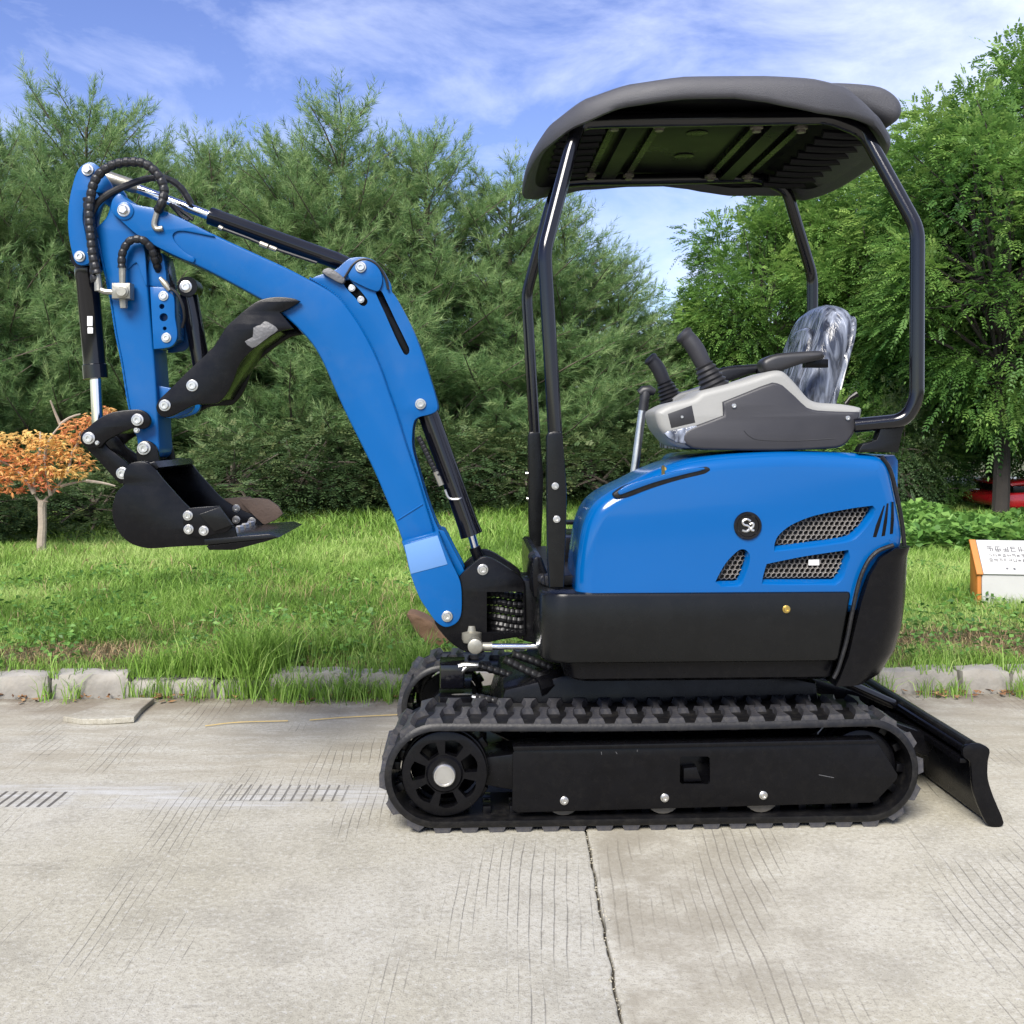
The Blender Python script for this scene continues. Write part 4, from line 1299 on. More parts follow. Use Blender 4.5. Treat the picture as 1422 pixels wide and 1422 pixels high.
LUG = lug_mesh()
for yc, side in ((-.475+TW/2, -1), (.475-TW/2, 1)):
    tro = make_track(yc, side)
    fy = yc + side*TW/2                           # outer face
    def yy(d): return fy - side*d
    # frame plate
    fr = MB()
    a, b = sorted((yy(.012), yy(.20)))
    outl = O([(712, 1046), (716, 1041), (1213, 1031), (1220, 1033), (1247, 1076), (1246, 1082), (1218, 1112), (1210, 1115), (718, 1129), (711, 1124)], -.463, 1)
    hole = O([(947, 1050.5), (983, 1050.5), (986, 1053), (986, 1086), (983, 1089), (947, 1089), (944, 1086), (944, 1053)], -.463, 1)
    plate_y = sorted((yy(.012), yy(.022)))
    prism(fr, outl, plate_y[0], plate_y[1], r=.003, seg=2, holes=[hole])
    core = OP([(668, 1060), (735, 1052), (1195, 1046), (1215, 1078), (1195, 1104), (735, 1110), (668, 1098)], -.463)
    cy = sorted((yy(.06), yy(.20)))
    prism(fr, core, cy[0], cy[1], r=.006)
    tf = part(fr, 'track_frame', M['black'])
    lip = MB()
    prism(lip, OP([(712, 1036), (1214, 1026), (1219, 1032), (713, 1042)], -.463), *sorted((yy(.006), yy(.05))), r=.002)
    lip.build('top_flange', M['black'], tf)
    inner = MB()
    prism(inner, OP([(950, 1068), (968, 1066), (975, 1086), (950, 1087)], -.45), *sorted((yy(.03), yy(.06))), r=.002)
    inner.build('tension_valve', M['black'], tf)
    if side < 0:
        for px, py in ((783.5, 1112), (923, 1108), (1060, 1104.5)):
            bolt(tf, px, py, -.465, .0085, 'bolt', h=.006)
    if side < 0:
        for a_, b_ in (((835, 1044), (835.5, 1048)), ((855, 1044), (857, 1047)), ((885, 1041), (885, 1044)), ((1137, 1076), (1158, 1080)), ((760, 1040), (790, 1039))):
            wm = MB(); tube(wm, [L(*a_, -.4632), L(*b_, -.4632)], .0009, 6); wm.build('paint_chip', M['scuff'], tf)
    # rollers
    for px in (783.5, 923, 1060):
        rb = MB()
        c = L(px, 1112, -.463)
        lathe(rb, (c.x, yy(.03), TZ-TR+TT+.053), (0, side*-1, 0), [(0, .012), (0, .018), (.002, .044), (.004, .052), (.03, .054), (.035, .035), (.12, .035), (.125, .054), (.155, .054), (.16, .02)], 24)
        part(rb, 'roller', M['roller'])
    # sprocket with windows
    sp = MB()
    circ = [(XS+.116*math.cos(i*2*math.pi/64), TZ+.116*math.sin(i*2*math.pi/64)) for i in range(64)]
    hl = []
    for k in range(7):
        a0 = k*2*math.pi/7 + .35
        w0, w1 = .30, .33
        hl.append([(XS+r_*math.cos(a0+da), TZ+r_*math.sin(a0+da)) for r_, da in ((.055, -w0), (.052, 0), (.055, w0), (.088, w1*.92), (.092, w1*.4), (.093, 0), (.092, -w1*.4), (.088, -w1*.92))])
    prism(sp, circ, *sorted((yy(.022), yy(.05))), r=.006, seg=2, holes=hl)
    spo = part(sp, 'sprocket', M['black'])
    rim = MB()
    ci = lambda r_, n_=64: [(XS+r_*math.cos(i*2*math.pi/n_), TZ+r_*math.sin(i*2*math.pi/n_)) for i in range(n_)]
    prism(rim, ci(.119), *sorted((yy(.05), yy(.09))), r=.004, holes=[ci(.098)])
    rim.build('rim', M['black'], spo)
    ts = MB()
    for k in range(11):
        a = k*2*math.pi/11
        boxm(ts, None, (.026, .03, .03), r=.004, M4=Matrix.Translation((XS+.119*math.cos(a), yy(.09), TZ+.119*math.sin(a))) @ Matrix.Rotation(-a, 4, 'Y'))
    ts.build('sprocket_teeth', M['black'], spo)
    md = MB()
    lathe(md, (XS, yy(.13), TZ), (0, side, 0), [(0, .02), (0, .098), (.012, .098), (.016, .09), (.016, .03)], 40)
    md.build('motor_flange', M['black'], spo)
    hub = MB()
    lathe(hub, (XS, yy(.05), TZ), (0, side, 0), [(0, .05), (.03, .05), (.036, .045), (.036, .03)], 32)
    hub.build('hub', M['black'], spo)
    cap = MB()
    lathe(cap, (XS, yy(.03), TZ), (0, side, 0), [(0, .031), (.026, .031), (.030, .028), (.030, .024), (.028, .023), (.028, 0)], 32)
    cp = cap.build('hub_cap', M['steel'], spo)
    # idler
    il = MB()
    lathe(il, (XI, yy(.05), TZ), (0, -side, 0), [(0, .03), (0, .085), (.004, .096), (.05, .1), (.055, .105), (.075, .105), (.08, .1), (.126, .096), (.13, .085), (.13, .03)], 40)
    part(il, 'idler_wheel', M['black'])
    if side < 0: pass
bpy.data.objects.remove(LUG)

# ------------------------------------------------------------------ chassis between the tracks
ch = MB()
xa, xb = L(690, 1000, -.2).x, L(1130, 1000, -.2).x
prism(ch, [(xa-.02, .20), (xa+.1, .14), (xb-.08, .14), (xb+.02, .2), (xb, .34), (xb-.25, .395), (xa+.3, .395), (xa+.02, .33)], -.235, .235, r=.02, seg=2)
cho = part(ch, 'chassis', M['black'])
sl = MB()
cx_ = L(935, 965, -.1).x
lathe(sl, (cx_, 0, .385), (0, 0, 1), [(0, .25), (.03, .25), (.032, .21), (.075, .21), (.077, .235), (.11, .235)], 48)
sl.build('slew_ring', M['black'], cho)
for y in (-.2, .2):
    cr = MB()
    tube(cr, [(xa+.12, y*1.1, .33), (cx_-.12, y*.6, .40)], .03, 8)
    cr.build('chassis_arm', M['black'], cho)
# travel motors with their fittings
for s in (-1, 1):
    mo = MB()
    x0 = XS+.01
    lathe(mo, (x0, s*.24, TZ), (0, -s, 0), [(0, .075), (.05, .075), (.055, .055), (.15, .055), (.155, .04), (.2, .04)], 24)
    boxm(mo, (x0+.015, s*.10, TZ+.09), (.10, .10, .09), r=.012)
    moo = part(mo, 'travel_motor', M['black'])
# near motor's block and elbows seen above the near track
bk = MB()
boxm(bk, (L(628, 962, -.1).x, -.08, .345), (.075, .12, .075), r=.012)
part(bk, 'hose_manifold', M['black_gloss'])
for pts in ([(624, 950), (624, 938), (632, 929), (643, 924), (664, 924)], [(640, 945), (640, 934), (648, 926)],
            [(622, 985), (621, 974), (628, 968), (648, 967), (662, 969)]):
    e = MB()
    tube(e, [L(x, y, -.13) for x, y in pts], .0085, 10, 5)
    part(e, 'elbow_fitting', M['steel'])
for pts, yl in (([(660, 968), (690, 974), (720, 981), (745, 984)], -.13), ([(664, 924), (700, 935), (745, 950), (790, 952)], -.06),
                ([(700, 915), (740, 935), (790, 955), (805, 985)], -.18), ([(712, 908), (760, 925), (800, 945), (830, 950)], -.1)):
    h = MB()
    P = cr3([L(x, y, yl) for x, y in pts], 40)
    tube(h, P, .012, 10, rad=spiral(.02, .0115, .1))
    part(h, 'travel_hose', M['hose'])
for pts in ([(905, 950), (895, 955), (868, 975)], [(912, 946), (945, 952)]):
    e = MB(); tube(e, [L(x, y, -.2) for x, y in pts], .005, 8); part(e, 'grease_pipe', M['steel'])

# ------------------------------------------------------------------ dozer blade
bl = MB()
bo = [(1338, 1038), (1346, 1035), (1355, 1033), (1364, 1036), (1370, 1041, 1), (1367, 1056), (1368, 1080), (1375, 1106), (1390, 1140, 1), (1387, 1146), (1381, 1146), (1371, 1141), (1362, 1122), (1354, 1098), (1351, 1066), (1348, 1052), (1339, 1047)]
prism(bl, O(bo, -.475, 3), -.475, .475, r=.004)
blo = part(bl, 'dozer_blade', M['black'])
ep = MB()
prism(ep, O([(1337, 1036), (1355, 1031), (1372, 1039), (1370, 1056), (1370, 1080), (1378, 1106), (1392, 1141), (1382, 1148), (1368, 1142), (1350, 1098), (1346, 1058), (1336, 1049)], -.478, 3), -.487, -.473, r=.002)
ep.build('end_plate', M['black'], blo)
rb = MB()
ax = L(1352, 1072, -.475)
boxm(rb, (ax.x-.022, 0, ax.z+.03), (.030, .944, .014), r=.004)
rb.build('stiffening_rib', M['black'], blo)
tp = MB()
tx = L(1350, 1036, -.475)
tube(tp, [(tx.x-.006, -.47, tx.z+.004), (tx.x-.006, .47, tx.z+.004)], .012, 10)
tp.build('top_rail', M['rubber'], blo)
for y in (-.17, .17):
    ar = MB()
    s_ = Vector((L(1090, 958, -.17).x, y, .29)); e_ = Vector((ax.x-.01, y*1.3, ax.z+.0))
    d_ = (e_-s_)
    mx = Matrix.Translation((s_+e_)/2) @ d_.to_track_quat('X', 'Z').to_matrix().to_4x4()
    boxm(ar, None, (d_.length, .05, .065), r=.008, M4=mx)
    part(ar, 'blade_arm', M['black'])
cyb = MB()
tube(cyb, [(L(1010, 950, 0).x, 0, .36), (L(1130, 975, 0).x, 0, .33)], .03, 14)
part(cyb, 'blade_cylinder', M['black_gloss'])
cyr = MB()
tube(cyr, [(L(1130, 975, 0).x, 0, .33), (ax.x-.02, 0, ax.z+.06)], .016, 12)
part(cyr, 'blade_cylinder_rod', M['black_gloss'])

# ------------------------------------------------------------------ house: black skirt, counterweight
def planloft(mb, slices, n=8):
    """slices: (z, x front, x rear, half width, front corner radius, rear corner radius)"""
    rings = []
    for z, xf, xr, hw, rf, rr in slices:
        ring = []
        for cx0, cy0, rad, a0 in ((xr-rr, hw-rr, rr, 0), (xf+rf, hw-rf, rf, 90), (xf+rf, -hw+rf, rf, 180), (xr-rr, -hw+rr, rr, 270)):
            for k in range(n+1):
                a = R(a0 + 90*k/n)
                ring.append((cx0+rad*math.cos(a), cy0+rad*math.sin(a), z))
        rings.append(ring)
    m_ = len(rings[0])
    vs = [v for r_ in rings for v in r_]
    fs = []
    for i in range(len(rings)-1):
        for k in range(m_):
            j = (k+1) % m_
            fs.append((i*m_+k, i*m_+j, (i+1)*m_+j, (i+1)*m_+k))
    fs.append(tuple(range(m_)))
    fs.append(tuple((len(rings)-1)*m_+k for k in range(m_)))
    return mb.add(vs, fs)
HN = -.462                                         # near face of the skirt
zt = L(960, 823, HN).z; zb = L(960, 921, HN).z; zb2 = L(960, 946, -.43).z
xf = L(749, 860, HN+.08).x; xr = L(1182, 860, HN).x
sk = MB()
planloft(sk, [(zb+.0, xf+.012, xr-.035, -HN-.012, .06, .01), (zb+.004, xf+.005, xr-.034, -HN-.004, .07, .01), (zb+.012, xf, xr-.031, -HN, .075, .01),
              (zt-.012, xf-.002, xr, -HN, .075, .01), (zt-.004, xf+.001, xr, -HN-.003, .075, .01), (zt, xf+.006, xr, -HN-.012, .07, .01)])
sko = part(sk, 'skirt', M['black_satin'])
lo = MB()
planloft(lo, [(zb2, xf+.09, xr-.06, -HN-.045, .05, .01), (zb2+.01, xf+.07, xr-.045, -HN-.03, .06, .01), (zb-.002, xf+.06, xr-.035, -HN-.024, .06, .01)])
lo.build('belly_pan', M['black'], sko)
bolt(sko, 1092, 846, HN-.001, .008, 'lock', m=M['brass'], h=.006)
# counterweight: rounded in plan, slanting joint at its front
cw = MB()
CWP = [(1243, 757), (1222, 765), (1208, 779), (1196, 806), (1186, 850), (1178, 890), (1166, 930), (1160, 942)]
rear = [(1252, 757), (1255, 775), (1257.5, 806), (1258, 850), (1254, 886), (1244, 914), (1224, 934), (1200, 944)]
yr = -.30
K, ny = len(CWP), 25
rows = []
zs = []
for i in range(K):
    a = L(*CWP[i], HN); b = L(*rear[i], yr)
    z = (a.z+b.z)/2
    row = []
    for j in range(ny):
        t = -1 + 2*j/(ny-1)
        # superellipse from the near joint round the back to the far joint
        ang = t*math.pi/2
        c, s = math.cos(ang), math.sin(ang)
        e = 2/3.2
        row.append((a.x + (b.x-a.x)*1.03*abs(c)**e, (-HN+.004)*(1 if s > 0 else -1)*abs(s)**e, z))
    rows.append(row)
vs = [v for r_ in rows for v in r_]
fs = []
for i in range(K-1):
    for j in range(ny-1):
        fs.append((i*ny+j, i*ny+j+1, (i+1)*ny+j+1, (i+1)*ny+j))
    fs.append((i*ny, i*ny+ny-1, (i+1)*ny+ny-1, (i+1)*ny))
fs.append(tuple(range(ny))); fs.append(tuple((K-1)*ny+j for j in range(ny)))
cw.add(vs, fs)
cwo = part(cw, 'counterweight', M['black'], ang=50)
seal = MB()
tube(seal, [L(x-2.5, y, HN-.001) for x, y in curve(CWP, 4, closed=False)], .006, 8)
seal.build('edge_seal', M['rubber'], cwo)
lamp = MB()
lp = L(1247, 806, -.33)
lathe(lamp, lp + Vector((.0, .0, 0)), Vector((.8, -.6, 0)), [(-.03, .030), (.010, .030), (.014, .026), (.012, .0)], 20)
lmp = lamp.build('hand_grip_ring', M['rubber'], cwo)

# ------------------------------------------------------------------ blue hood with vents
HY0 = -.452
hood_o = [(797, 845, 1), (798, 815), (799, 790), (804, 750), (811, 722), (824, 699), (845, 683), (870, 671), (900, 656), (930, 644), (960, 636), (1010, 630), (1080, 626.5), (1150, 627.5), (1200, 630), (1220, 635), (1231, 650), (1239, 682), (1247, 722), (1250, 745, 1), (1246, 760), (1226, 774), (1210, 792), (1197, 815), (1188, 850, 1)]
V1 = [(1075, 760, 1), (1081, 745), (1099, 730), (1131, 717), (1185, 706.5), (1212, 703, 1), (1209, 714), (1187, 740), (1169, 747.5)]
V2 = [(1059, 806, 1), (1065, 784, 1), (1117, 773.5), (1178, 764.5, 1), (1169, 794), (1160, 806, 1)]
V3 = [(994, 808, 1), (1009, 782), (1027, 764.5), (1037, 766), (1036, 781), (1028, 803), (1023, 808)]
def bloom(p, d=.0150):
    p = clean(p)
    if area2(p) < 0: p.reverse()
    out = []
    n = len(p)
    for i in range(n):
        a, b, c = Vector(p[i-1]), Vector(p[i]), Vector(p[(i+1) % n])
        e = (c-a).normalized(); nn = Vector((e.y, -e.x))
        k = max(0.12, nn.dot(Vector((.45, -.89))))
        out.append((b.x+nn.x*d*k, b.y+nn.y*d*k))
    return p, out
vents = [bloom(O(v, HY0, 4)) for v in (V1, V2, V3)]
SLITS = [[(1212, 746), (1216, 730), (1227, 702), (1229, 702), (1222, 730), (1217, 746)], [(1224, 745), (1227, 725), (1231.5, 699), (1234, 699), (1232, 725), (1229, 744)], [(1235.5, 742), (1237, 722), (1239, 697), (1241, 697), (1241.5, 722), (1240, 741)]]
slits = [OP(s, HY0) for s in SLITS]
hood = MB()
prism(hood, O(hood_o, HY0+.045, 4), HY0, -.17, r=.045, seg=7, r2=.02, holes=[v[1] for v in vents])
hoo = part(hood, 'hood', M['blue_hood'], ang=50)
def honey(mb, poly, y, cell=.0145, wire=.0013):
    xs = [p[0] for p in poly]; zs_ = [p[1] for p in poly]
    def inside(x, z):
        c = False
        for i in range(len(poly)):
            (x1, z1), (x2, z2) = poly[i-1], poly[i]
            if (z1 > z) != (z2 > z) and x < (x2-x1)*(z-z1)/(z2-z1)+x1: c = not c
        return c
    dx, dz = cell, cell*.866
    row = 0
    z = min(zs_)
    while z < max(zs_):
        x = min(xs) + (dx/2 if row % 2 else 0)
        while x < max(xs):
            if inside(x, z):
                ro, ri = cell*.577, cell*.577-wire
                vs, fs = [], []
                for k in range(6):
                    a = math.pi/6 + k*math.pi/3
                    sh = .45
                    for rr, yo in ((ro, 0), (ri, -.0012), (ri, .006)):
                        px_, pz_ = rr*math.cos(a), rr*math.sin(a)
                        vs.append((x+px_+pz_*sh*.5, y+yo, z+pz_))
                for k in range(6):
                    j = (k+1) % 6
                    fs += [(k*3, j*3, j*3+1, k*3+1), (k*3+1, j*3+1, j*3+2, k*3+2)]
                mb.add(vs, fs)
            x += dx
        z += dz; row += 1
for (inn, out_) in vents:
    bv = MB()
    n = len(inn)
    vs = [(x, HY0+.0005, z) for x, z in out_] + [(x, HY0+.013, z) for x, z in inn] + [(x, HY0+.034, z) for x, z in inn]
    bv.add(vs, [(i, (i+1) % n, n+(i+1) % n, n+i) for i in range(n)] + [(n+i, n+(i+1) % n, 2*n+(i+1) % n, 2*n+i) for i in range(n)])
    bv.build('vent_bevel', M['blue_hood'], hoo, ang=60)
    g = MB(); honey(g, inn, HY0+.020)
    gg = g.build('vent_grille', M['grille'], hoo, smooth=False)
    bk = MB(); prism(bk, inset(inn, -.002) if area2(inn) > 0 else inn, HY0+.030, HY0+.034, r=.001)
    bk.build('vent_backing', M['black'], hoo)
lb = MB()
boxm(lb, (L(1130, 768, HY0+.018).x, HY0+.017, L(1118, 781, HY0+.018).z), (.03, .002, .016), r=.001, rz=0)
lb.build('paper_tag', M['sticker'], hoo)
for s in slits:
    q = MB(); prism(q, s, HY0-.0005, HY0+.02, r=.0006)
    q.build('vent_slit', M['black'], hoo)
# emblem
em = MB()
ec = L(1038, 730, HY0)
lathe(em, ec, (0, -1, 0), [(0, .0385), (.004, .0385), (.007, .036), (.007, .031), (.004, .029), (.004, 0)], 40)
emo = em.build('badge', M['black_gloss'], hoo)
gl = MB()
for pts in ([(1042, 723.5), (1037, 721), (1031.5, 724), (1033, 728.5), (1038.5, 730), (1041, 734), (1037, 738), (1030.5, 736.5)], [(1041, 728), (1045, 726.5), (1046, 730), (1043, 735.5), (1047, 736.5)]):
    tube(gl, [L(x, y, HY0-.0065) for x, y in pts], .0036, 8, 4)
gl.build('badge_mark', M['steel'], emo)
# hand hold along the hood's sloping shoulder
hh = MB()
hp = [(853, 684), (870, 674), (905, 664), (945, 654), (980, 648), (986, 652), (978, 658), (945, 666), (905, 678), (872, 690), (857, 692), (851, 688)]
prism(hh, O(hp, HY0+.004, 3), HY0-.002, HY0+.05, r=.004)
hho = hh.build('hood_recess_trim', M['rubber'], hoo)
h2 = MB()
prism(h2, O([(858, 682), (872, 673), (905, 663), (945, 653), (976, 649), (978, 652), (945, 660), (905, 671), (872, 683), (860, 687)], HY0+.002, 3), HY0-.007, HY0+.02, r=.003)
h2.build('recess_pad', M['blue_hood'], hho)
lt = MB()
lathe(lt, L(923, 655, HY0+.03), (-.3, -.7, .7), [(-.02, .008), (.012, .008), (.014, .006), (.014, 0)], 10)
tube(lt, [L(921, 648, HY0+.03), L(921, 660, HY0+.0)], .005, 8)
lt.build('hood_latch', M['brass'], hoo)
rs = MB()
tube(rs, [L(x, y, HY0+.02) for x, y in ((1224, 634), (1236, 652), (1244, 682), (1252, 722), (1256, 758))], .006, 8, 4)
rs.build('rear_seal', M['rubber'], hoo)
# seat pedestal and rear cowl on the far side
pd = MB()
prism(pd, O([(958, 815), (962, 700), (970, 645), (985, 634), (1080, 630), (1200, 632), (1224, 640), (1236, 700), (1243, 760), (1180, 815)], -.2, 3), -.168, .45, r=.03, r2=.045, seg=4)
part(pd, 'seat_pedestal', M['blue_hood'], ang=50)
rc = MB()
prism(rc, OP([(1228, 633), (1243, 632), (1248, 640), (1247, 700), (1244, 700), (1240, 660)], -.38), -.38, .40, r=.006)
part(rc, 'rear_cowl', M['blue_hood'])
# floor plate and pedals
fl = MB()
boxm(fl, ((L(748, 800, -.1).x+L(960, 800, -.1).x)/2, .05, zt+.018), (L(960, 800, -.1).x-L(748, 800, -.1).x, .78, .03), r=.008)
flo = part(fl, 'floor_plate', M['rubber'])
for px, py, yl in ((794, 725, .15), (812, 727, .28)):
    p_ = L(px, py, yl)
    pe = MB()
    tube(pe, [(p_.x+.06, yl, zt+.03), (p_.x+.02, yl, p_.z)], .008, 8)
    boxm(pe, (p_.x+.01, yl, p_.z), (.06, .07, .012), r=.004)
    pe.build('pedal', M['black'], flo)
bx = MB()
boxm(bx, (L(792, 755, .1).x, .12, zt+.06), (.07, .3, .10), r=.012)
bx.build('pedal_box', M['black'], flo)

# ------------------------------------------------------------------ canopy
def post_path(s):
    def P(px, py, yl):
        v = L(px, py, -yl)
        return Vector((v.x, s*yl, v.z))
    base = P(773, 640, .45)
    return fillet([base, P(756, 349, .45), P(793, 205, .385), P(806, 170, .362), P(850, 168, .355)], .032), \
           fillet([P(850, 168, .355), P(1150, 163, .355), P(1199, 182, .365), P(1274, 318, .45), P(1273, 556, .45), P(1256, 584, .44), P(1186, 591, .42)], .034)
for s in (-1, 1):
    a, b = post_path(s)
    q = MB(); tube(q, a + [a[-1]+Vector((.02, 0, 0))], .020, 18)
    po = part(q, 'front_post', M['black_gloss'])
    q = MB(); tube(q, b, .020, 18)
    part(q, 'rear_post', M['black_gloss'])
    # bracket plate that carries the front post
    br = MB()
    yl = -.45
    o_ = [(x, z) for x, z in O([(758, 606, 1), (762, 600), (776, 599), (780, 604), (783, 640), (786, 690), (782, 814, 1), (762, 814, 1), (759, 760)], yl, 3)]
    y0, y1 = (-.478, -.43) if s < 0 else (.43, .478)
    prism(br, o_, y0, y1, r=.006)
    bro = br.build('post_bracket', M['black_satin'], po)
    if s < 0:
        for px, py in ((771, 675), (773, 721)): bolt(bro, px, py, -.478, .0072, h=.005)
    else:
        for px, py in ((771, 675), (773, 721)):
            v = L(px, py, -.45)
            bb = MB(); tube(bb, [(v.x-.02, .44, v.z), (v.x-.034, .44, v.z)], .006, 8); bb.build('bolt', M['steel'], bro)
    mp = MB()
    o_ = O([(1190, 628, 1), (1196, 617), (1216, 610), (1222, 590), (1232, 578), (1256, 577), (1258, 585), (1252, 600), (1246, 628, 1)], -.43, 2)
    y0, y1 = (-.44, -.40) if s < 0 else (.40, .44)
    prism(mp, o_, y0, y1, r=.004)
    part(mp, 'post_foot', M['black_satin'])
cb = MB()
rp = post_path(-1)[1][-1]
tube(cb, [(rp.x+.06, -.42, rp.z), (rp.x+.06, .42, rp.z)], .016, 12)
part(cb, 'rear_cross_bar', M['black_gloss'])
# roof shell
xl = L(727, 235, 0).x; xrr = L(1259, 182, -.35).x
RXC, RA, RB = (xl+xrr)/2, (xrr-xl)/2, .525
lipN = [(729.5, 205), (763, 181), (805, 163), (869, 145), (953, 137), (1016, 136), (1059, 141), (1101, 149), (1143, 156), (1185, 158), (1227, 163), (1259, 180)]
LU = [((v.x-RXC)/RA, v.z) for v in (L(x, y, -.51) for x, y in lipN)]
topN = [(729.5, 196), (742, 172), (772, 148), (818, 128), (877, 116), (953, 108.5), (1059, 108), (1122, 110), (1172, 117), (1200, 132), (1230, 153), (1259, 178)]
TU = [((v.x-RXC)/RA, v.z) for v in (L(x, y, -.475) for x, y in topN)]
def interp(T, u):
    if u <= T[0][0]: return T[0][1]
    for (a, za), (b, zb_) in zip(T, T[1:]):
        if u <= b: 
            t = (u-a)/(b-a); t = t*t*(3-2*t)*.4 + t*.6
            return za+(zb_-za)*t
    return T[-1][1]
NR = 120
rings = []
def ring(sc, fz):
    out = []
    for k in range(NR):
        a = 2*math.pi*k/NR
        c, s = math.cos(a), math.sin(a)
        e = 2/3.3
        x = RA*(1 if c > 0 else -1)*abs(c)**e*sc
        y = RB*(1 if s > 0 else -1)*abs(s)**e*sc
        out.append((RXC+x, y, fz(x/RA, y/RB, c, s)))
    return out
def ztop(u, v, *a): return interp(TU, max(-1, min(1, u))) + .004*(1-abs(v)**2)
def zlip(u, v, c, s):
    # the scalloped lip of the long sides blends into straight ends
    return interp(LU, max(-1, min(1, u)))
def zmid(u, v, c, s): return max(zlip(u, v, c, s)+.03, ztop(u, v) - .035)
zun = lambda u, v, c, s: max(zlip(u, v, c, s)+.02, ztop(u, v) - .085)
ZR0 = post_path(-1)[1][2].z
zflat = lambda u, v, c, s: min(ztop(u*.93, v) - .025, max(ztop(u*.85, v) - .085, ZR0 + .030))
rings = [ring(.02, ztop), ring(.3, ztop), ring(.6, ztop), ring(.8, ztop), ring(.9, ztop), ring(.955, lambda u, v, c, s: ztop(u, v)-.004), ring(.985, lambda u, v, c, s: ztop(u, v)-.014), ring(.998, zmid),
         ring(1.0, lambda u, v, c, s: zlip(u, v, c, s)+.012), ring(.992, zlip), ring(.975, lambda u, v, c, s: zlip(u, v, c, s)-.002), ring(.955, lambda u, v, c, s: zlip(u, v, c, s)+.008), ring(.92, zun)]
rf = MB()
vs = [v for r_ in rings for v in r_]
fs = [(i*NR+k, i*NR+(k+1) % NR, (i+1)*NR+(k+1) % NR, (i+1)*NR+k) for i in range(len(rings)-1) for k in range(NR)]
fs.append(tuple(range(NR)))
rf.add(vs, fs)
rfo = part(rf, 'canopy_roof', M['roof'], ang=60)
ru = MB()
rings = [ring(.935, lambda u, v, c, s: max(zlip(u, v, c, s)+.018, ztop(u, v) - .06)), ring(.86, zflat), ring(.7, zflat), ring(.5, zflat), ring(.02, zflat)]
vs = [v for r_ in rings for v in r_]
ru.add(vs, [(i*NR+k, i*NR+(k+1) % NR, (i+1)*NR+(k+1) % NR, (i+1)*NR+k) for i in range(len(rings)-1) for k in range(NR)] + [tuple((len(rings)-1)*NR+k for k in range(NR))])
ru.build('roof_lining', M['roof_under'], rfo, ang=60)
# raised rear lobe of the roof
pad = MB()
prism(pad, O([(1120, 119), (1150, 116), (1190, 117.5), (1221, 122), (1240, 133), (1250, 148), (1248, 164), (1235, 172), (1180, 150), (1140, 140)], -.33, 3), -.36, .36, r=.03, seg=5)
pad.build('roof_lobe', M['roof'], rfo, ang=60)
# steel frame under the roof
zr = post_path(-1)[1][2].z
fm = MB()
x0, x1 = L(818, 190, -.3).x, L(1140, 190, -.3).x
boxm(fm, ((x0+x1)/2, 0, zr+.012), (x1-x0, .68, .008), r=.002)
fmo = fm.build('roof_plate', M['dark_steel'], rfo)
def under(px, py): # point on the underside plate
    c = ROT.transposed() @ (CAMP-ROOT); d = ROT.transposed() @ ray(px, py)
    return c + d*((zr+.006-c.z)/d.z)
for px in (868, 1062):
    v0 = under(px, 178); v1 = under(px-15, 232)
    bar = MB()
    boxm(bar, (v0.x+.02, 0, zr-.004), (.05, .70, .022), r=.004)
    bar.build('cross_member', M['dark_steel'], fmo)
    for dx in (-.045, .085):
        b2 = MB(); boxm(b2, (v0.x+dx, 0, zr-.002), (.02, .70, .018), r=.003); b2.build('cross_rail', M['black'], fmo)
        for y in (-.3, .29):
            n_ = MB(); lathe(n_, (v0.x+dx, y, zr-.01), (0, 0, -1), [(0, .019), (.008, .019), (.010, .013), (.018, .013), (.018, 0)], 6)
            n_.build('frame_nut', M['roller'], fmo)
for px, py in ((968, 185), (950, 217)):
    v = under(px, py)
    c_ = MB()
    lathe(c_, (v.x, v.y, zr+.009), (0, 0, -1), [(0, .032), (.004, .032), (.005, .028), (.005, 0)], 24)
    c_.build('blanking_plug', M['black'], fmo)
# moulded ribs fore and aft under the roof
for k in range(9):
    y = -.31 + k*.0775
    for xc, wd in ((RXC+RA*.73, .17), (RXC-RA*.70, .13)):
        u = (xc-RXC)/RA
        zz = zflat(u*1.12, y/RB, 0, 0) - .004
        r_ = MB()
        tube(r_, [(xc-wd/2, y, zz-.004), (xc, y, zz-.008), (xc+wd/2, y, zz-.004)], .013, 8, 3)
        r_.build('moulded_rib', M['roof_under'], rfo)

# ------------------------------------------------------------------ seat
seat_x = L(1112, 555, 0).x
seat_z = L(1131, 555, 0).z
def seatpart(outline, t0, t1, name, m, lean, par=None, r=.03, off=(0, 0)):
    tmp = MB()
    prism(tmp, outline, t0, t1, r=r, seg=4)
    mb = MB()
    ca, sa = math.cos(lean), math.sin(lean)
    mb.add([(seat_x+off[0] + t*ca + v*sa, u, seat_z+off[1] + v*ca - t*sa) for u, t, v in tmp.v], tmp.f)
    return part(mb, name, m, par, ang=60)
bo_ = curve([(-.20, -.06), (-.215, .08), (-.205, .2), (-.16, .275), (-.08, .298), (0, .302), (.08, .298), (.16, .275), (.205, .2), (.215, .08), (.20, -.06), (0, -.075)], 4)
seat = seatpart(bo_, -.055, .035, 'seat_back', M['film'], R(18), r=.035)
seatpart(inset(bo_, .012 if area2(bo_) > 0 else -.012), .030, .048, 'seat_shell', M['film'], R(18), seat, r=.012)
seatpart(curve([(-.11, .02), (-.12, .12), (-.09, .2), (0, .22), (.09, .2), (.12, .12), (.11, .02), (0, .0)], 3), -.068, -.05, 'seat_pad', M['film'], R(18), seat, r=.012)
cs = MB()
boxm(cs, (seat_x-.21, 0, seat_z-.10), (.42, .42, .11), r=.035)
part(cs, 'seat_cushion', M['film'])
sb = MB()
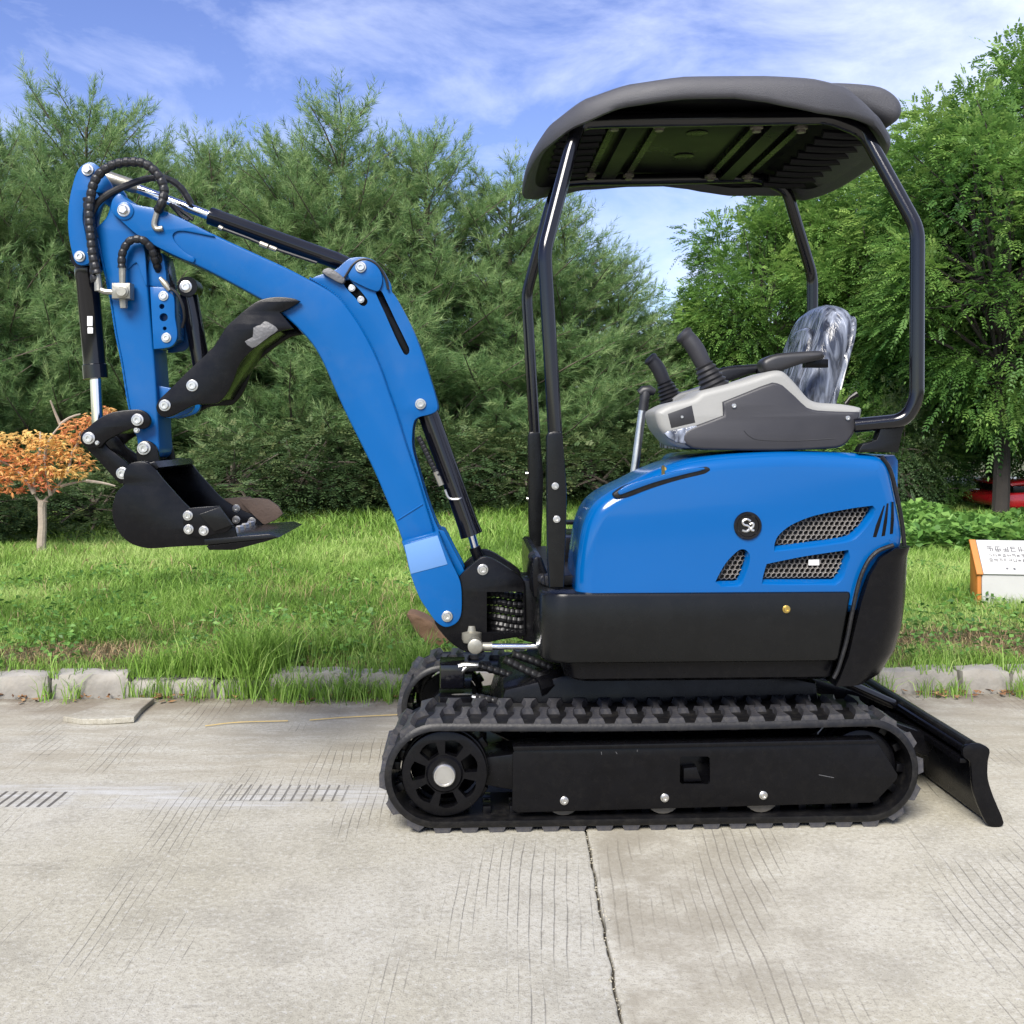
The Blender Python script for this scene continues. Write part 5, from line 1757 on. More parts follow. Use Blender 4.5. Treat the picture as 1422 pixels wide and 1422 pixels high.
boxm(sb, (seat_x+.05, -.10, seat_z-.01), (.05, .05, .16), r=.008)
sb.build('seat_hinge', M['black'], seat); sb = MB()
boxm(sb, (seat_x+.05, .10, seat_z-.01), (.05, .05, .16), r=.008)
sb.build('seat_hinge', M['black'], seat)
cb_ = MB()
tube(cb_, [L(x, y, -.2) for x, y in ((1167, 541), (1172, 520), (1176, 500), (1171, 492))], .003, 6, 5)
cb_.build('seat_cable', M['sticker'], seat)
for s in (-1, 1):
    am = MB()
    y0, y1 = (-.335, -.262) if s < 0 else (.262, .335)
    prism(am, O([(1059, 503), (1064, 497), (1080, 491), (1110, 488), (1142, 486.5), (1147, 491), (1145, 498), (1118, 504), (1092, 513), (1080, 517), (1066, 517), (1060, 511)], -.335, 3), y0, y1, r=.015, seg=4)
    amo = part(am, 'armrest', M['grip'], ang=60)
    st = MB()
    v = L(1120, 500, -.33)
    boxm(st, (v.x+.05, s*.255, v.z-.005), (.07, .03, .025), r=.004)
    st.build('armrest_bracket', M['black'], amo)

# ------------------------------------------------------------------ consoles and levers
con = [(909, 573), (917, 566), (930, 560), (961, 552), (972, 543.5), (1004, 535), (1037, 526), (1065, 516.5), (1078, 514.5), (1088, 517), (1104, 533), (1121, 553), (1135, 559), (1165, 561), (1193, 566), (1195, 572), (1189, 594), (1176, 614), (1166, 621), (1149, 623.5), (1080, 625), (997, 624), (952, 622), (934, 617), (921, 604), (913, 592)]
dark = [(1003.5, 558, 1), (1036, 545), (1073, 531), (1087, 535, 1), (1104, 550), (1121, 566), (1136, 570, 1), (1165, 571.5), (1194.5, 572, 1), (1189, 594), (1176, 615), (1160, 622), (1080, 626), (997, 625), (962, 623), (948, 612), (952, 598), (969, 590, 1), (1004.5, 577, 1)]
for s in (-1, 1):
    y0, y1 = (-.415, -.215) if s < 0 else (.215, .415)
    mb = MB()
    prism(mb, O(con if s < 0 else [(max(x, 992+(y-545)*.1), y) for x, y in con], -.415+.02, 3 if s < 0 else 1), y0, y1, r=.02 if s < 0 else .008, seg=4)
    co = part(mb, 'control_console', M['case_light'], ang=50)
    mb = MB()
    yd = (-.424, -.35) if s < 0 else (.35, .424)
    prism(mb, O(dark if s < 0 else [(max(p_[0], 1002),)+tuple(p_[1:]) for p_ in dark], -.42, 2 if s < 0 else 1), *yd, r=.008, seg=3)
    dp = mb.build('side_panel', M['case_dark'], co, ang=50)
    gv = MB()
    tube(gv, [(v.x, (-.4235 if s < 0 else .4235), v.z) for v in (L(x, y, -.424) for x, y in ((1033, 598), (1041, 606), (1056, 611), (1110, 612), (1160, 609)))], .0016, 6, 4)
    gv.build('panel_crease', M['grip'], dp)
    if s < 0:
        bolt(dp, 1019, 563.5, -.424, .0065, 'screw', h=.004, washer=False)
        bolt(dp, 1177, 580.5, -.424, .0065, 'screw', h=.004, washer=False)
        mb = MB()
        prism(mb, OP([(927, 574.5), (961, 562.5), (966, 587), (932, 595)], -.416), -.4165, -.40, r=.003)
        sw = mb.build('switch_panel', M['grip'], co)
        bolt(sw, 947, 579, -.4165, .004, 'screw', h=.003, washer=False)
        mb = MB()
        prism(mb, O([(922, 602), (935, 597), (950, 594), (968, 591), (978, 598), (984, 612), (960, 616), (938, 614)], -.418, 2), -.4225, -.405, r=.004)
        fo = mb.build('film_patch', M['film'], co)
def joystick(base, top, yl, yo, sc=1.0):
    b = L(*base, yl); t = L(*top, yl)
    d = (t-b)
    n = d.normalized()
    mb = MB()
    prof = []
    l = d.length
    bl_ = l*.46
    k = 7
    for i in range(k):
        f = i/(k-1)
        rr = (.049*(1-f) + .029*f)*sc
        prof += [(bl_*f - .004, rr*.86), (bl_*f + .002, rr)]
    lathe(mb, b, n, [(-.03, .045*sc)] + prof + [(bl_+.006, .015*sc)], 20)
    jo = part(mb, 'control_lever', M['grip'])
    g = MB()
    side = Vector((-1, 0, .12))
    pts = [b+n*(bl_*.95), b+n*(bl_*1.25), b+n*(l*.75)+side*.002, b+n*(l*.9)+side*.010, b+n*(l*1.0)+side*.020]
    tube(g, pts, .018, 14, 4, rad=lambda i, n_, s_: sc*(.0225+.004*math.sin(3.1*i/n_)-.002*(i/n_) + (.004 if i > n_*.8 else 0)) * (1 if i < n_-1 else .75))
    g.build('lever_grip', M['case_dark'], jo)
joystick((996, 546), (956, 463), -.31, 0)
joystick((934, 561), (909, 497), .26, 0, .95)
lv = MB()
tube(lv, [L(879, 668, -.08), L(893, 562, -.08)], .0125, 14)
lvo = part(lv, 'blade_lever', M['steel'])
kn = MB()
k0 = L(893, 570, -.08); k1 = L(896, 545, -.08)
tube(kn, [k0, k0+(k1-k0)*.5, k1, k1+Vector((-.004, 0, .012))], [.0155, .0145, .017, .012], 14)
tube(kn, [L(888, 547, -.08), L(893, 543, -.08), L(902, 542, -.08), L(909, 545, -.08)], [.012, .016, .016, .011], 12)
kn.build('lever_knob', M['grip'], lvo)
ky = MB()
tube(ky, [L(1174, 561, -.3), L(1180, 553, -.3), L(1190, 547, -.3)], [.006, .006, .01], 10)
part(ky, 'lock_lever', M['black'])

# ------------------------------------------------------------------ swing bracket at the front
sw_o = [(634, 806), (645, 793), (661, 779), (668, 774), (677, 773.5), (690, 779), (712, 793), (725, 803), (729, 812), (731, 883, 1), (676, 893), (672, 906), (655, 907), (641, 903), (622, 889), (604, 866), (606, 850)]
win = [(676, 822), (727, 822), (727, 878), (676, 878)]
w2 = MB()
prism(w2, OP([(634, 812), (674, 812), (674, 895), (650, 900), (622, 880)], -.1), -.084, .084, r=.004)
sgo = part(w2, 'swing_bracket', M['black'])
plates(O(sw_o, -.115, 3), ((-.115, -.085), (.085, .115)), 'side_plate', M['black'], sgo, .004, [OP(win, -.115)])
w2 = MB()
prism(w2, OP([(726, 806), (748, 806), (748, 895), (726, 890)], -.1), -.10, .10, r=.006)
w2.build('bracket_web', M['black'], sgo)
kp = MB()
v = L(738, 850, 0)
lathe(kp, (v.x, 0, L(0, 900, -.1).z), (0, 0, 1), [(0, .045), (.02, .05), (.16, .05), (.19, .04), (.20, .0)], 24)
kp.build('king_post', M['black'], sgo)
ft = MB()
v = L(655, 880, -.12)
lathe(ft, (v.x, -.10, L(0, 898, -.12).z), (0, 0, 1), [(0, .03), (.012, .034), (.03, .034), (.034, .02), (.05, .018), (.052, 0)], 14)
ft.build('swing_pin', M['cream_steel'], sgo)
bolt(sgo, 670.5, 791, -.116, .0125, 'pin', h=.008)
for i, (yy_, dz) in enumerate(((828, 0), (838, 1), (848, 2), (858, 3), (868, 3), (876, 2))):
    h = MB()
    P = cr3([L(664, yy_-3, -.02+.012*i), L(690, yy_-4+dz, -.05), L(715, yy_+dz, -.05), L(760, yy_+2*dz, -.02)], 60)
    tube(h, P, .011, 8, rad=spiral(.016, .0115, .12))
    h.build('service_hose', M['hose'], sgo)
rod = MB()
tube(rod, [L(668, 898, -.2), L(750, 897.5, -.2)], .0095, 16)
part(rod, 'swing_cylinder_rod', M['chrome'])
eye = MB()
lathe(eye, L(660, 897, -.215), (0, -1, 0), [(-.03, .022), (.012, .022), (.014, .018), (.014, 0)], 18)
lathe(eye, L(674, 898, -.2), (-1, 0, 0), [(-.02, .013), (.03, .013)], 14)
part(eye, 'swing_rod_eye', M['cream_steel'])
fb = MB()
P = cr3([L(740, 772, -.2), L(746, 782, -.25), L(748, 797, -.28), L(760, 808, -.32), L(775, 812, -.36)], 30)
tube(fb, P, .014, 10, rad=spiral(.02, .0145, .1))
part(fb, 'front_hose', M['hose'])
fb = MB()
prism(fb, O([(737, 770), (748, 768), (753, 780), (760, 800), (756, 822), (738, 822)], -.2, 2), -.30, .30, r=.01)
part(fb, 'front_bulkhead', M['black'])

# ------------------------------------------------------------------ boom
BY = .088
boom_o = [(158, 277), (167, 268.5), (176, 277), (190, 284), (217, 289), (240, 297), (290, 322), (348, 349), (396, 371), (425, 386), (450, 399), (470, 413), (485, 431), (500, 453), (515, 480), (528, 509), (540, 543), (552, 577), (564, 616), (580, 663), (593, 706), (604, 742, 1), (561, 757, 1), (548, 721), (535, 690), (520, 655), (501, 616), (483, 580), (466, 543), (448, 502), (433, 477), (413, 455), (389, 434), (361, 415), (308, 386), (270, 367), (237, 353), (196, 331), (170, 309), (155, 294)]
bm_ = MB()
prism(bm_, O(boom_o, -BY, 3), -BY, BY, r=.007, seg=3)
boom = part(bm_, 'boom', M['blue'])
# raised pressing at the boom's tip
pr = MB()
prism(pr, O([(157, 278), (167, 269.5), (176, 278), (190, 285), (217, 290), (240, 298), (288, 322), (299, 329), (282, 326), (258, 321.5), (246, 322), (240.5, 328), (246, 339), (260, 352), (271, 359), (268, 365), (237, 352), (196, 330), (170, 308), (156, 294)], -BY, 3), -BY-.007, -BY+.002, r=.0025)
pr.build('boom_stiffener', M['blue'], boom)
gs_o = [(466, 374), (478, 364), (487, 358), (506, 357), (520, 362), (532, 375), (539, 388), (541, 401), (549, 411), (560, 430), (572, 454), (582, 479), (590, 502), (597, 524), (603, 543), (608, 563), (606, 571), (596, 576), (583, 579), (576, 584), (573, 598), (573, 622), (581, 652), (592, 690), (609, 735), (617, 738), (631, 765), (645, 793), (641, 806, 1), (604, 742), (580, 663), (564, 616), (540, 543), (528, 509), (515, 480), (500, 453), (485, 431), (470, 413), (450, 399), (430, 388)]
slot1 = [(521.5, 407), (524, 404), (529, 404), (532, 408), (550, 446), (568, 483), (568, 490), (564, 493), (560, 490), (548, 466), (534, 434)]
slot2 = [(476, 393), (479, 389), (485, 388), (490, 393), (500, 403), (510, 416), (510, 421), (506, 425), (500, 423), (494, 414), (484, 404)]
plates(O(gs_o, -BY+.016, 3), ((-BY+.016, -BY+.034), (BY-.034, BY-.016)), 'boom_gusset', M['blue'], boom, .003, [O(slot1, -BY+.016, 2), O(slot2, -BY+.016, 2)])
gw = MB()       # plate joining the two gussets along the boom's back
back = [(545, 413), (560, 440), (572, 464), (582, 487), (590, 508), (597, 530), (601, 552), (596, 552), (586, 512), (568, 466), (545, 420)]
prism(gw, O(back, -BY+.03, 2), -BY+.030, BY-.030, r=.003)
gw.build('gusset_web', M['blue'], boom)
gw = MB()
prism(gw, OP([(585, 690), (608, 737), (644, 794), (636, 806), (600, 740)], -BY+.02), -BY+.035, BY-.035, r=.003)
gw.build('foot_web', M['blue'], boom)
ln_ = MB()  # black sheet added between the gussets so the slots look dark inside
prism(ln_, O([(470, 392), (482, 382), (520, 398), (534, 402), (575, 485), (572, 498), (556, 495), (526, 440), (505, 432), (490, 422)], -.02, 2), -.03, .03, r=.003)
ln_.build('dark_slot_sheet', M['black'], boom)
ear = MB()
prism(ear, O([(484, 386), (489, 372), (496, 364), (508, 361), (520, 366), (529, 378), (531, 392), (526, 404), (517, 403), (505, 398)], -BY+.008, 3), -BY+.006, -BY+.017, r=.003)
ear.build('pin_boss', M['blue'], boom)
er = MB()
tube(er, [L(x, y, -BY+.008) for x, y in ((475, 391), (482, 380), (490, 368), (500, 361), (512, 361), (525, 369), (535, 385), (539, 402))], .004, 8, 4)
er.build('boss_seal', M['hose'], boom)
mt = MB()
prism(mt, O([(447, 378), (455, 372), (462, 374), (479, 387), (475, 394), (462, 388)], -BY, 2), -BY-.004, -BY+.02, r=.003)
mt.build('hose_clamp', M['scuff'], boom)
for px, py in ((488.5, 400), (501, 416)): bolt(boom, px, py, -BY+.02, .008, h=.004)
bolt(boom, 501, 371, -BY+.005, .0125, 'pin', h=.009)
bolt(boom, 584, 561, -BY+.015, .0125, 'pin', h=.009)
bolt(boom, 172, 292, -BY-.009, .0145, 'pin', h=.010, hexa=True)
cl = MB()
lathe(cl, L(173, 293, -BY-.006), (0, -1, 0), [(0, .028), (.004, .028), (.006, .025), (.006, 0)], 24)
cl.build('pin_collar', M['blue'], boom)
ft_o = [(560.5, 755.5, 1), (609, 741.5, 1), (624, 775), (639, 807), (641.5, 835), (640, 855), (633, 866), (619, 871), (606, 864), (594, 848), (583, 831), (570, 797)]
foo = plates(O(ft_o, -.128, 4), ((-.128, -.118), (.118, .128)), 'boom_foot', M['blue'], boom)[0]
foot = MB()
prism(foot, O([(558, 752, 1), (609, 738, 1), (622, 768), (632, 800), (598, 812), (574, 797)], -.116, 2), -.1175, .1175, r=.003)
foot.build('foot_block', M['blue'], boom)
bolt(boom, 621, 856, -.129, .0125, 'pin', h=.008)
dec = MB()
prism(dec, O([(561.5, 757, 1), (607.5, 743.5, 1), (621.5, 783.5, 1), (570.5, 797, 1)], -.1285, 1), -.1295, -.127, r=.0005)
dec.build('film_decal', M['blue_light'], boom)
sm = MB()
tube(sm, [L(552, 722, -BY-.0005), L(587, 700, -BY-.0005)], .0025, 6)
sm.build('weld_seam', M['blue'], boom)
bead = lambda i, n, s_: .0032 + .0007*math.sin(s_*900)
for pts, yl in (([(430, 386), (451, 398), (470, 412), (484, 430), (500, 453), (515, 480), (528, 509), (540, 543), (552, 576), (564, 616), (580, 663), (593, 705), (604, 741)], -BY+.014), ([(561, 757), (609, 742)], -BY-.001)):
    wb_ = MB(); tube(wb_, cr3([L(x, y, yl) for x, y in pts], 24), .003, 6, rad=bead); wb_.build('weld_bead', M['blue'], boom)
# boom hose connector on the boom's side
hc = MB()
tube(hc, [L(x, y, -BY-.012) for x, y in ((219, 291), (216, 302), (214, 312), (218, 318), (226, 317))], .0085, 10, 4)
hc.build('hose_connector', M['cream_steel'], boom)

# boom cylinder
bc = MB()
t0, t1 = L(596, 578, -.02), L(655, 743, -.02)
d = (t1-t0).normalized()
lathe(bc, t0-d*.035, d, [(0, .02), (.01, .031), (.035, .033), ((t1-t0).length, .033), ((t1-t0).length+.035, .036), ((t1-t0).length+.037, .02)], 24)
bco = part(bc, 'boom_cylinder', M['black_gloss'])
rd = MB(); tube(rd, [t1, L(662, 768, -.02)], .013, 16); rd.build('cylinder_rod', M['chrome'], bco)
re = MB(); tube(re, [L(659, 760, -.02), L(671, 791, -.02)], .018, 14); lathe(re, L(671, 791, -.05), (0, 1, 0), [(0, .024), (.06, .024)], 16); re.build('rod_eye', M['black'], bco)
hz = MB()
tube(hz, cr3([L(581, 606, -.07), L(590, 624, -.07), L(600, 645, -.07), L(609, 662, -.07)], 40), .008, 8, rad=spiral(.012, .008, .14))
hz.build('cylinder_hose', M['hose'], bco)
fx = MB(); tube(fx, [L(605, 655, -.07), L(613, 674, -.07)], .009, 8); fx.build('hose_fitting', M['cream_steel'], bco)
px_ = MB(); tube(px_, [L(618, 680, -.055), L(624, 692, -.055), L(638, 693, -.055), L(640, 690, -.045)], .004, 8, 4); px_.build('feed_pipe', M['steel'], bco)

# arm cylinder along the boom's back
ac = MB()
t0, t1 = L(291, 299.5, 0), L(478, 366, 0)
d = (t1-t0).normalized()
lathe(ac, t0, d, [(0, .012), (.001, .027), (.03, .0275), (.032, .0265), ((t1-t0).length-.03, .0265), ((t1-t0).length, .024), ((t1-t0).length+.05, .02)], 24)
aco = part(ac, 'arm_cylinder', M['black_gloss'])
rd = MB(); tube(rd, [t0, L(170, 254, 0)], .0145, 16); rd.build('cylinder_rod', M['chrome'], aco)
re = MB()
tube(re, [L(196, 264, 0), L(186, 259, 0), L(147, 246, 0), L(124, 236, 0)], [.012, .021, .021, .019], 14)
re.build('rod_eye', M['cream_steel'], aco)
pp = MB(); tube(pp, [L(305, 316, -.05), L(345, 331, -.05), L(371, 342, -.05), L(440, 365, -.05)], .0048, 8); pp.build('feed_pipe', M['hose'], aco)
for a_, b_, r_ in (((361, 338), (372, 342.5), .0085), ((374, 343), (384, 347), .0075), ((304, 315), (309, 318), .007)):
    fx = MB(); tube(fx, [L(*a_, -.052), L(*b_, -.052)], r_, 8); fx.build('hose_fitting', M['cream_steel'], aco)

# ------------------------------------------------------------------ arm
AY = .074
arm = MB()
arm_o = [(152, 283), (158, 276), (172, 272), (186, 285), (196, 312), (200, 345), (202, 372), (205, 397), (207, 420), (212, 473), (218, 554), (220, 604), (221, 626), (214, 636), (199, 634), (192, 624), (190, 612), (188, 604), (178, 560), (168.5, 504), (161, 466), (153, 415), (139.5, 352), (132, 317, 1), (146, 303), (151, 291)]
prism(arm, O(arm_o, -AY, 3), -AY, AY, r=.007, seg=3)
armo = part(arm, 'arm', M['blue'])
cres = [(113, 230), (121, 225.5), (130, 226), (139, 234), (146, 244), (156, 259), (154, 268), (141, 268), (129, 267), (121, 274), (116, 290), (115, 305), (118, 321), (122, 341), (126, 352), (127, 362), (118, 368), (106, 366), (100, 352), (95, 325), (94, 300), (97, 272), (103, 248), (108, 236)]
plates(O(cres, -AY, 3), ((-AY, -AY+.02), (AY-.02, AY)), 'arm_horn', M['blue'], armo)
hw_ = MB()
prism(hw_, O([(132, 262), (150, 258), (176, 278), (164, 290), (150, 286), (142, 278)], -.04, 2), -.045, .045, r=.004)
hw_.build('horn_web', M['blue'], armo)
hw_ = MB()
prism(hw_, O([(98, 300), (101, 270), (110, 252), (116, 262), (110, 280), (108, 300), (112, 330), (104, 330)], -.04, 2), -AY+.02, AY-.02, r=.004)
hw_.build('horn_web', M['blue'], armo)
fin = MB()
prism(fin, O([(177, 375), (176, 358), (180, 344), (188, 337), (197, 339), (202, 350), (205, 397, 1), (203, 397), (196, 380), (190, 365)], -AY, 3), -AY-.006, -AY+.002, r=.003)
fin.build('arm_rib', M['blue'], armo)
fin = MB()
prism(fin, O([(207, 366), (216, 352), (226, 352), (232, 380), (233, 402, 1), (206, 397, 1)], -.05, 2), -.06, .06, r=.004)
fin.build('arm_rib', M['blue'], armo)
bolt(armo, 122, 236, -AY-.001, .0135, 'pin', h=.010, hexa=True)
bolt(armo, 111, 356, -AY-.001, .0125, 'pin', h=.009)
wb_ = MB(); tube(wb_, cr3([L(x, y, -AY-.001) for x, y in ((133, 320), (140, 353), (153, 414), (161, 464), (169, 503), (178, 559), (188, 602))], 24), .003, 6, rad=lambda i, n, s_: .0028+.0006*math.sin(s_*900)); wb_.build('weld_bead', M['blue'], armo)
tbo = [(208, 398, 1), (228, 399), (236, 404), (242, 415), (243, 440), (246, 460), (245, 472), (238, 481), (225, 484), (213, 485, 1)]
hl = [[(L(x, y, -AY).x+rr*math.cos(i*math.pi/8), L(x, y, -AY).z+rr*math.sin(i*math.pi/8)) for i in range(16)] for x, y, rr in ((226, 426, .008), (228.5, 441, .0125), (230, 456.5, .006))]
plates(O(tbo, -AY-.01, 3), ((-AY-.010, -AY+.006), (AY-.006, AY+.010)), 'thumb_mount_plate', M['blue'], armo, .003, hl)
tbk = MB()
prism(tbk, O([(206, 398), (240, 405), (244, 470), (214, 485)], -.05, 1), -.055, .055, r=.004)
tbk.build('mount_web', M['blue'], armo)
bolt(armo, 227, 411, -AY-.011, .011, h=.006); bolt(armo, 231, 469, -AY-.011, .011, h=.006)
lgo = [(216, 570, 1), (222, 577), (236, 581), (250, 578), (263, 573), (269, 563), (262, 550), (240, 540), (217, 535, 1)]
plates(O(lgo, -.05, 3), ((-.05, -.03), (.03, .05)), 'thumb_lug', M['blue'], armo)
# valve block
vb = MB()
boxm(vb, L(171, 405, -AY-.028), (.055, .045, .048), r=.005)
vbo = part(vb, 'diverter_valve', M['cream_steel'])
vf = MB()
lathe(vf, L(170, 405, -AY-.05), (0, -1, 0), [(0, .019), (.006, .019), (.008, .014), (.012, .014), (.012, 0)], 18)
tube(vf, [L(170, 372, -AY-.028), L(170, 396, -AY-.028)], [.011, .009], 10)
tube(vf, [L(171, 414, -AY-.028), L(172, 428, -AY-.028)], [.013, .011], 8)
tube(vf, [L(158, 406, -AY-.028), L(146, 405, -AY-.028), L(138, 402, -AY-.026)], .0085, 8)
tube(vf, [L(137, 404, -AY-.026), L(135, 378, -AY-.026)], [.012, .0095], 10)
vf.build('valve_port', M['cream_steel'], vbo)
# wrapped hoses over the boom tip
def hose(pts, r, name='wrapped_hose', pitch=.022, amp=.13, m=None, n=40, par=None):
    h = MB()
    P = cr3([L(x, y, yl) for x, y, yl in pts], n)
    tube(h, P, r, 10, rad=spiral(pitch, r, amp))
    return part(h, name, m or M['hose'], par)
yo = -AY-.035
hose([(135, 380, yo), (129, 354, yo), (126, 325, yo), (124, 296, yo), (128, 262, yo), (137, 243, yo), (155, 230, yo), (178, 225, yo), (202, 228, yo), (220, 244, yo), (228, 264, yo), (224, 284, yo-.005), (219, 292, -BY-.012)], .0135)
hose([(132, 330, yo+.02), (126, 305, yo+.02), (134, 284, yo+.02), (150, 270, yo+.02), (168, 261, yo+.03), (194, 251, yo+.05), (216, 247, yo+.06), (236, 250, yo+.07), (252, 262, yo+.08), (266, 284, yo+.09)], .0105, pitch=.03, amp=.05)
hose([(122, 275, yo+.012), (124, 300, yo+.012), (128, 335, yo+.012), (131, 365, yo+.012), (133, 392, yo+.012)], .0145)
hose([(169, 372, -AY-.03), (170, 352, -AY-.03), (180, 335, -AY-.03), (197, 333, -AY-.03), (210, 345, -AY-.02), (217, 366, -AY-.0), (224, 386, -.03), (233, 404, -.02)], .0115)
hose([(213, 340, -AY+.01), (222, 362, -AY+.02), (232, 385, -.02), (240, 402, -.01)], .0115)
wf = MB(); tube(wf, [L(222, 386, -AY-.012), L(229, 394, -AY-.012), L(236, 403, -AY-.012)], [.006, .010, .007], 8); part(wf, 'hose_fitting', M['cream_steel'])
hose([(232, 397, -AY-.014), (246, 408, -AY-.014), (254, 426, -AY-.01), (256, 442, -AY), (253, 455, -AY+.01)], .0045, 'pilot_hose', amp=0)
hose([(240, 285, -.03), (258, 297, -.03), (268, 305, -.03)], .006, 'pilot_hose', amp=0)
hose([(236, 283, -.06), (252, 300, -.06), (262, 306, -.06)], .006, 'pilot_hose', amp=0)

# bucket cylinder
kc = MB()
t0, t1 = L(121, 382, -.01), L(133, 524, -.01)
d = (t1-t0).normalized(); ln = (t1-t0).length
lathe(kc, t0-d*.03, d, [(0, .02), (.012, .036), (.04, .036), (.044, .0335), (ln-.01, .0335), (ln-.008, .037), (ln+.034, .037), (ln+.036, .02)], 24)
kco = part(kc, 'bucket_cylinder', M['black_gloss'])
ke = MB(); lathe(ke, L(112, 358, -.05), (0, 1, 0), [(0, .03), (.1, .03)], 18); tube(ke, [L(112, 358, 0), t0], .026, 12); ke.build('cylinder_eye', M['black'], kco)
rd = MB(); tube(rd, [t1, L(136, 600, -.01)], .017, 18); rd.build('cylinder_rod', M['chrome'], kco)
st = MB(); boxm(st, L(125, 446, -.048), (.016, .004, .03), r=.001); st.build('paper_tag', M['sticker'], kco); st = MB(); boxm(st, L(125.5, 459, -.048), (.016, .004, .018), r=.001); st.build('paper_tag', M['sticker'], kco)
# thumb cylinder
tc = MB()
t0, t1 = L(262, 408, 0), L(282, 520, 0)
tube(tc, [t0, t1], .027, 20)
tco = part(tc, 'thumb_cylinder', M['black_gloss'])
te = MB(); lathe(te, L(260, 398, -.035), (0, 1, 0), [(0, .018), (.0, .031), (.07, .031), (.07, .018)], 20); te.build('cylinder_eye', M['black'], tco)
bolt(tco, 258, 398, -.036, .014, 'pin', h=.006)
# thumb
tm = MB()
th_o = [(417, 418, 1), (408, 414.5), (394, 412.5), (380, 412.5), (366, 415), (354, 420), (343, 428), (329, 440), (315, 453), (305, 468), (295, 483), (262, 514), (232, 544), (220, 556), (216.5, 566), (220, 575), (228, 579.5), (238, 578), (256, 569), (272, 562), (300, 560.5), (309, 554), (316, 545), (324, 529), (334, 504), (353, 484), (386, 461), (407, 456, 1), (389, 434, 1), (404, 427)]
tw = [(384, 458), (353, 480), (322, 527), (306, 553), (272, 558), (262, 540), (300, 500), (320, 470), (352, 440), (386, 434)]
prism(tm, OP(tw, -.09), -.0915, .0915, r=.004)
tmo = part(tm, 'thumb', M['black'])
plates(O(th_o, -.107, 3), ((-.107, -.092), (.092, .107)), 'claw_plate', M['black'], tmo)
sc_ = MB()
prism(sc_, O([(340, 474), (351, 468), (352, 455), (362, 451), (368, 446), (377, 450), (386, 458), (374, 467), (360, 478), (350, 483)], -.107, 2), -.1073, -.106, r=.0002)
sc_.build('scuffed_patch', M['scuff'], tmo)
bolt(tmo, 267, 535.5, -.108, .013, 'pin', h=.007); bolt(tmo, 229, 563, -.108, .013, 'pin', h=.008)

# ------------------------------------------------------------------ bucket linkage and bucket
lk1 = [(111, 609), (113, 602), (118, 597), (136, 582), (156, 572.5), (181, 569), (194, 569), (204, 574), (209, 583), (206, 592), (198, 596), (186, 594.5), (163.5, 603), (148, 612), (139, 621), (132, 622), (120, 621), (113, 615)]
lk2 = [(112, 607), (120, 601), (130, 603), (140, 609), (150, 622), (164, 632), (178, 645), (180, 655), (176, 667), (168, 672), (158, 664), (138, 641.5), (118, 621)]
for s, (ya, yb) in ((-1, (-.112, -.095)), (1, (.095, .112))):
    mb = MB(); prism(mb, O(lk1, -.112, 3), ya, yb, r=.003); l1 = part(mb, 'side_link', M['black'])
    if s < 0:
        bolt(l1, 191, 583, -.113, .0135, 'pin', h=.008)
        bolt(l1, 190, 597, -.108, .007, 'grease_nipple', h=.006)
        bolt(l1, 123.5, 608.5, -.113, .0135, 'pin', h=.008)
        bolt(l1, 135, 615, -.113, .005, 'grease_nipple', h=.006)
mb = MB()
prism(mb, OP([(130, 625), (150, 640), (165, 660), (152, 655), (136, 636)], -.07), -.076, .076, r=.003)
l2 = part(mb, 'bucket_link', M['black'])
plates(O(lk2, -.093, 3), ((-.093, -.077), (.077, .093)), 'link_plate', M['black'], l2)
mb = MB(); prism(mb, OP([(146, 594), (180, 580), (186, 590), (160, 602)], -.09), -.0945, .0945, r=.003); mb.build('link_web', M['black'], l1)
bolt(l2, 170, 657, -.094, .0135, 'pin', h=.008)
# bucket shell
BW = .215
prof = [(214, 650), (205, 643), (192, 641), (180, 644), (172, 656), (169, 670), (170, 677), (174, 673), (163, 682), (157, 697), (155.5, 712), (158.5, 727), (166, 741), (176, 751), (188, 757.5), (206, 761.5), (222, 761), (240, 759.5), (282, 757.5)]
cheek = [(214, 650), (205, 643), (192, 641), (180, 644), (174, 652), (171, 662), (173, 672), (163, 682), (157, 697), (155.5, 712), (158.5, 727), (166, 741), (176, 751), (188, 757.5), (206, 761.5), (222, 761), (240, 759.5), (290, 757, 1), (330, 752, 1), (326, 732, 1), (300, 726), (264, 706), (240, 681), (224, 663)]
shp = OP(curve(prof[:-1] + [(330, 752)], 4, closed=False), -BW)
sh = MB()
ins = [(x, z) for x, z in shp]
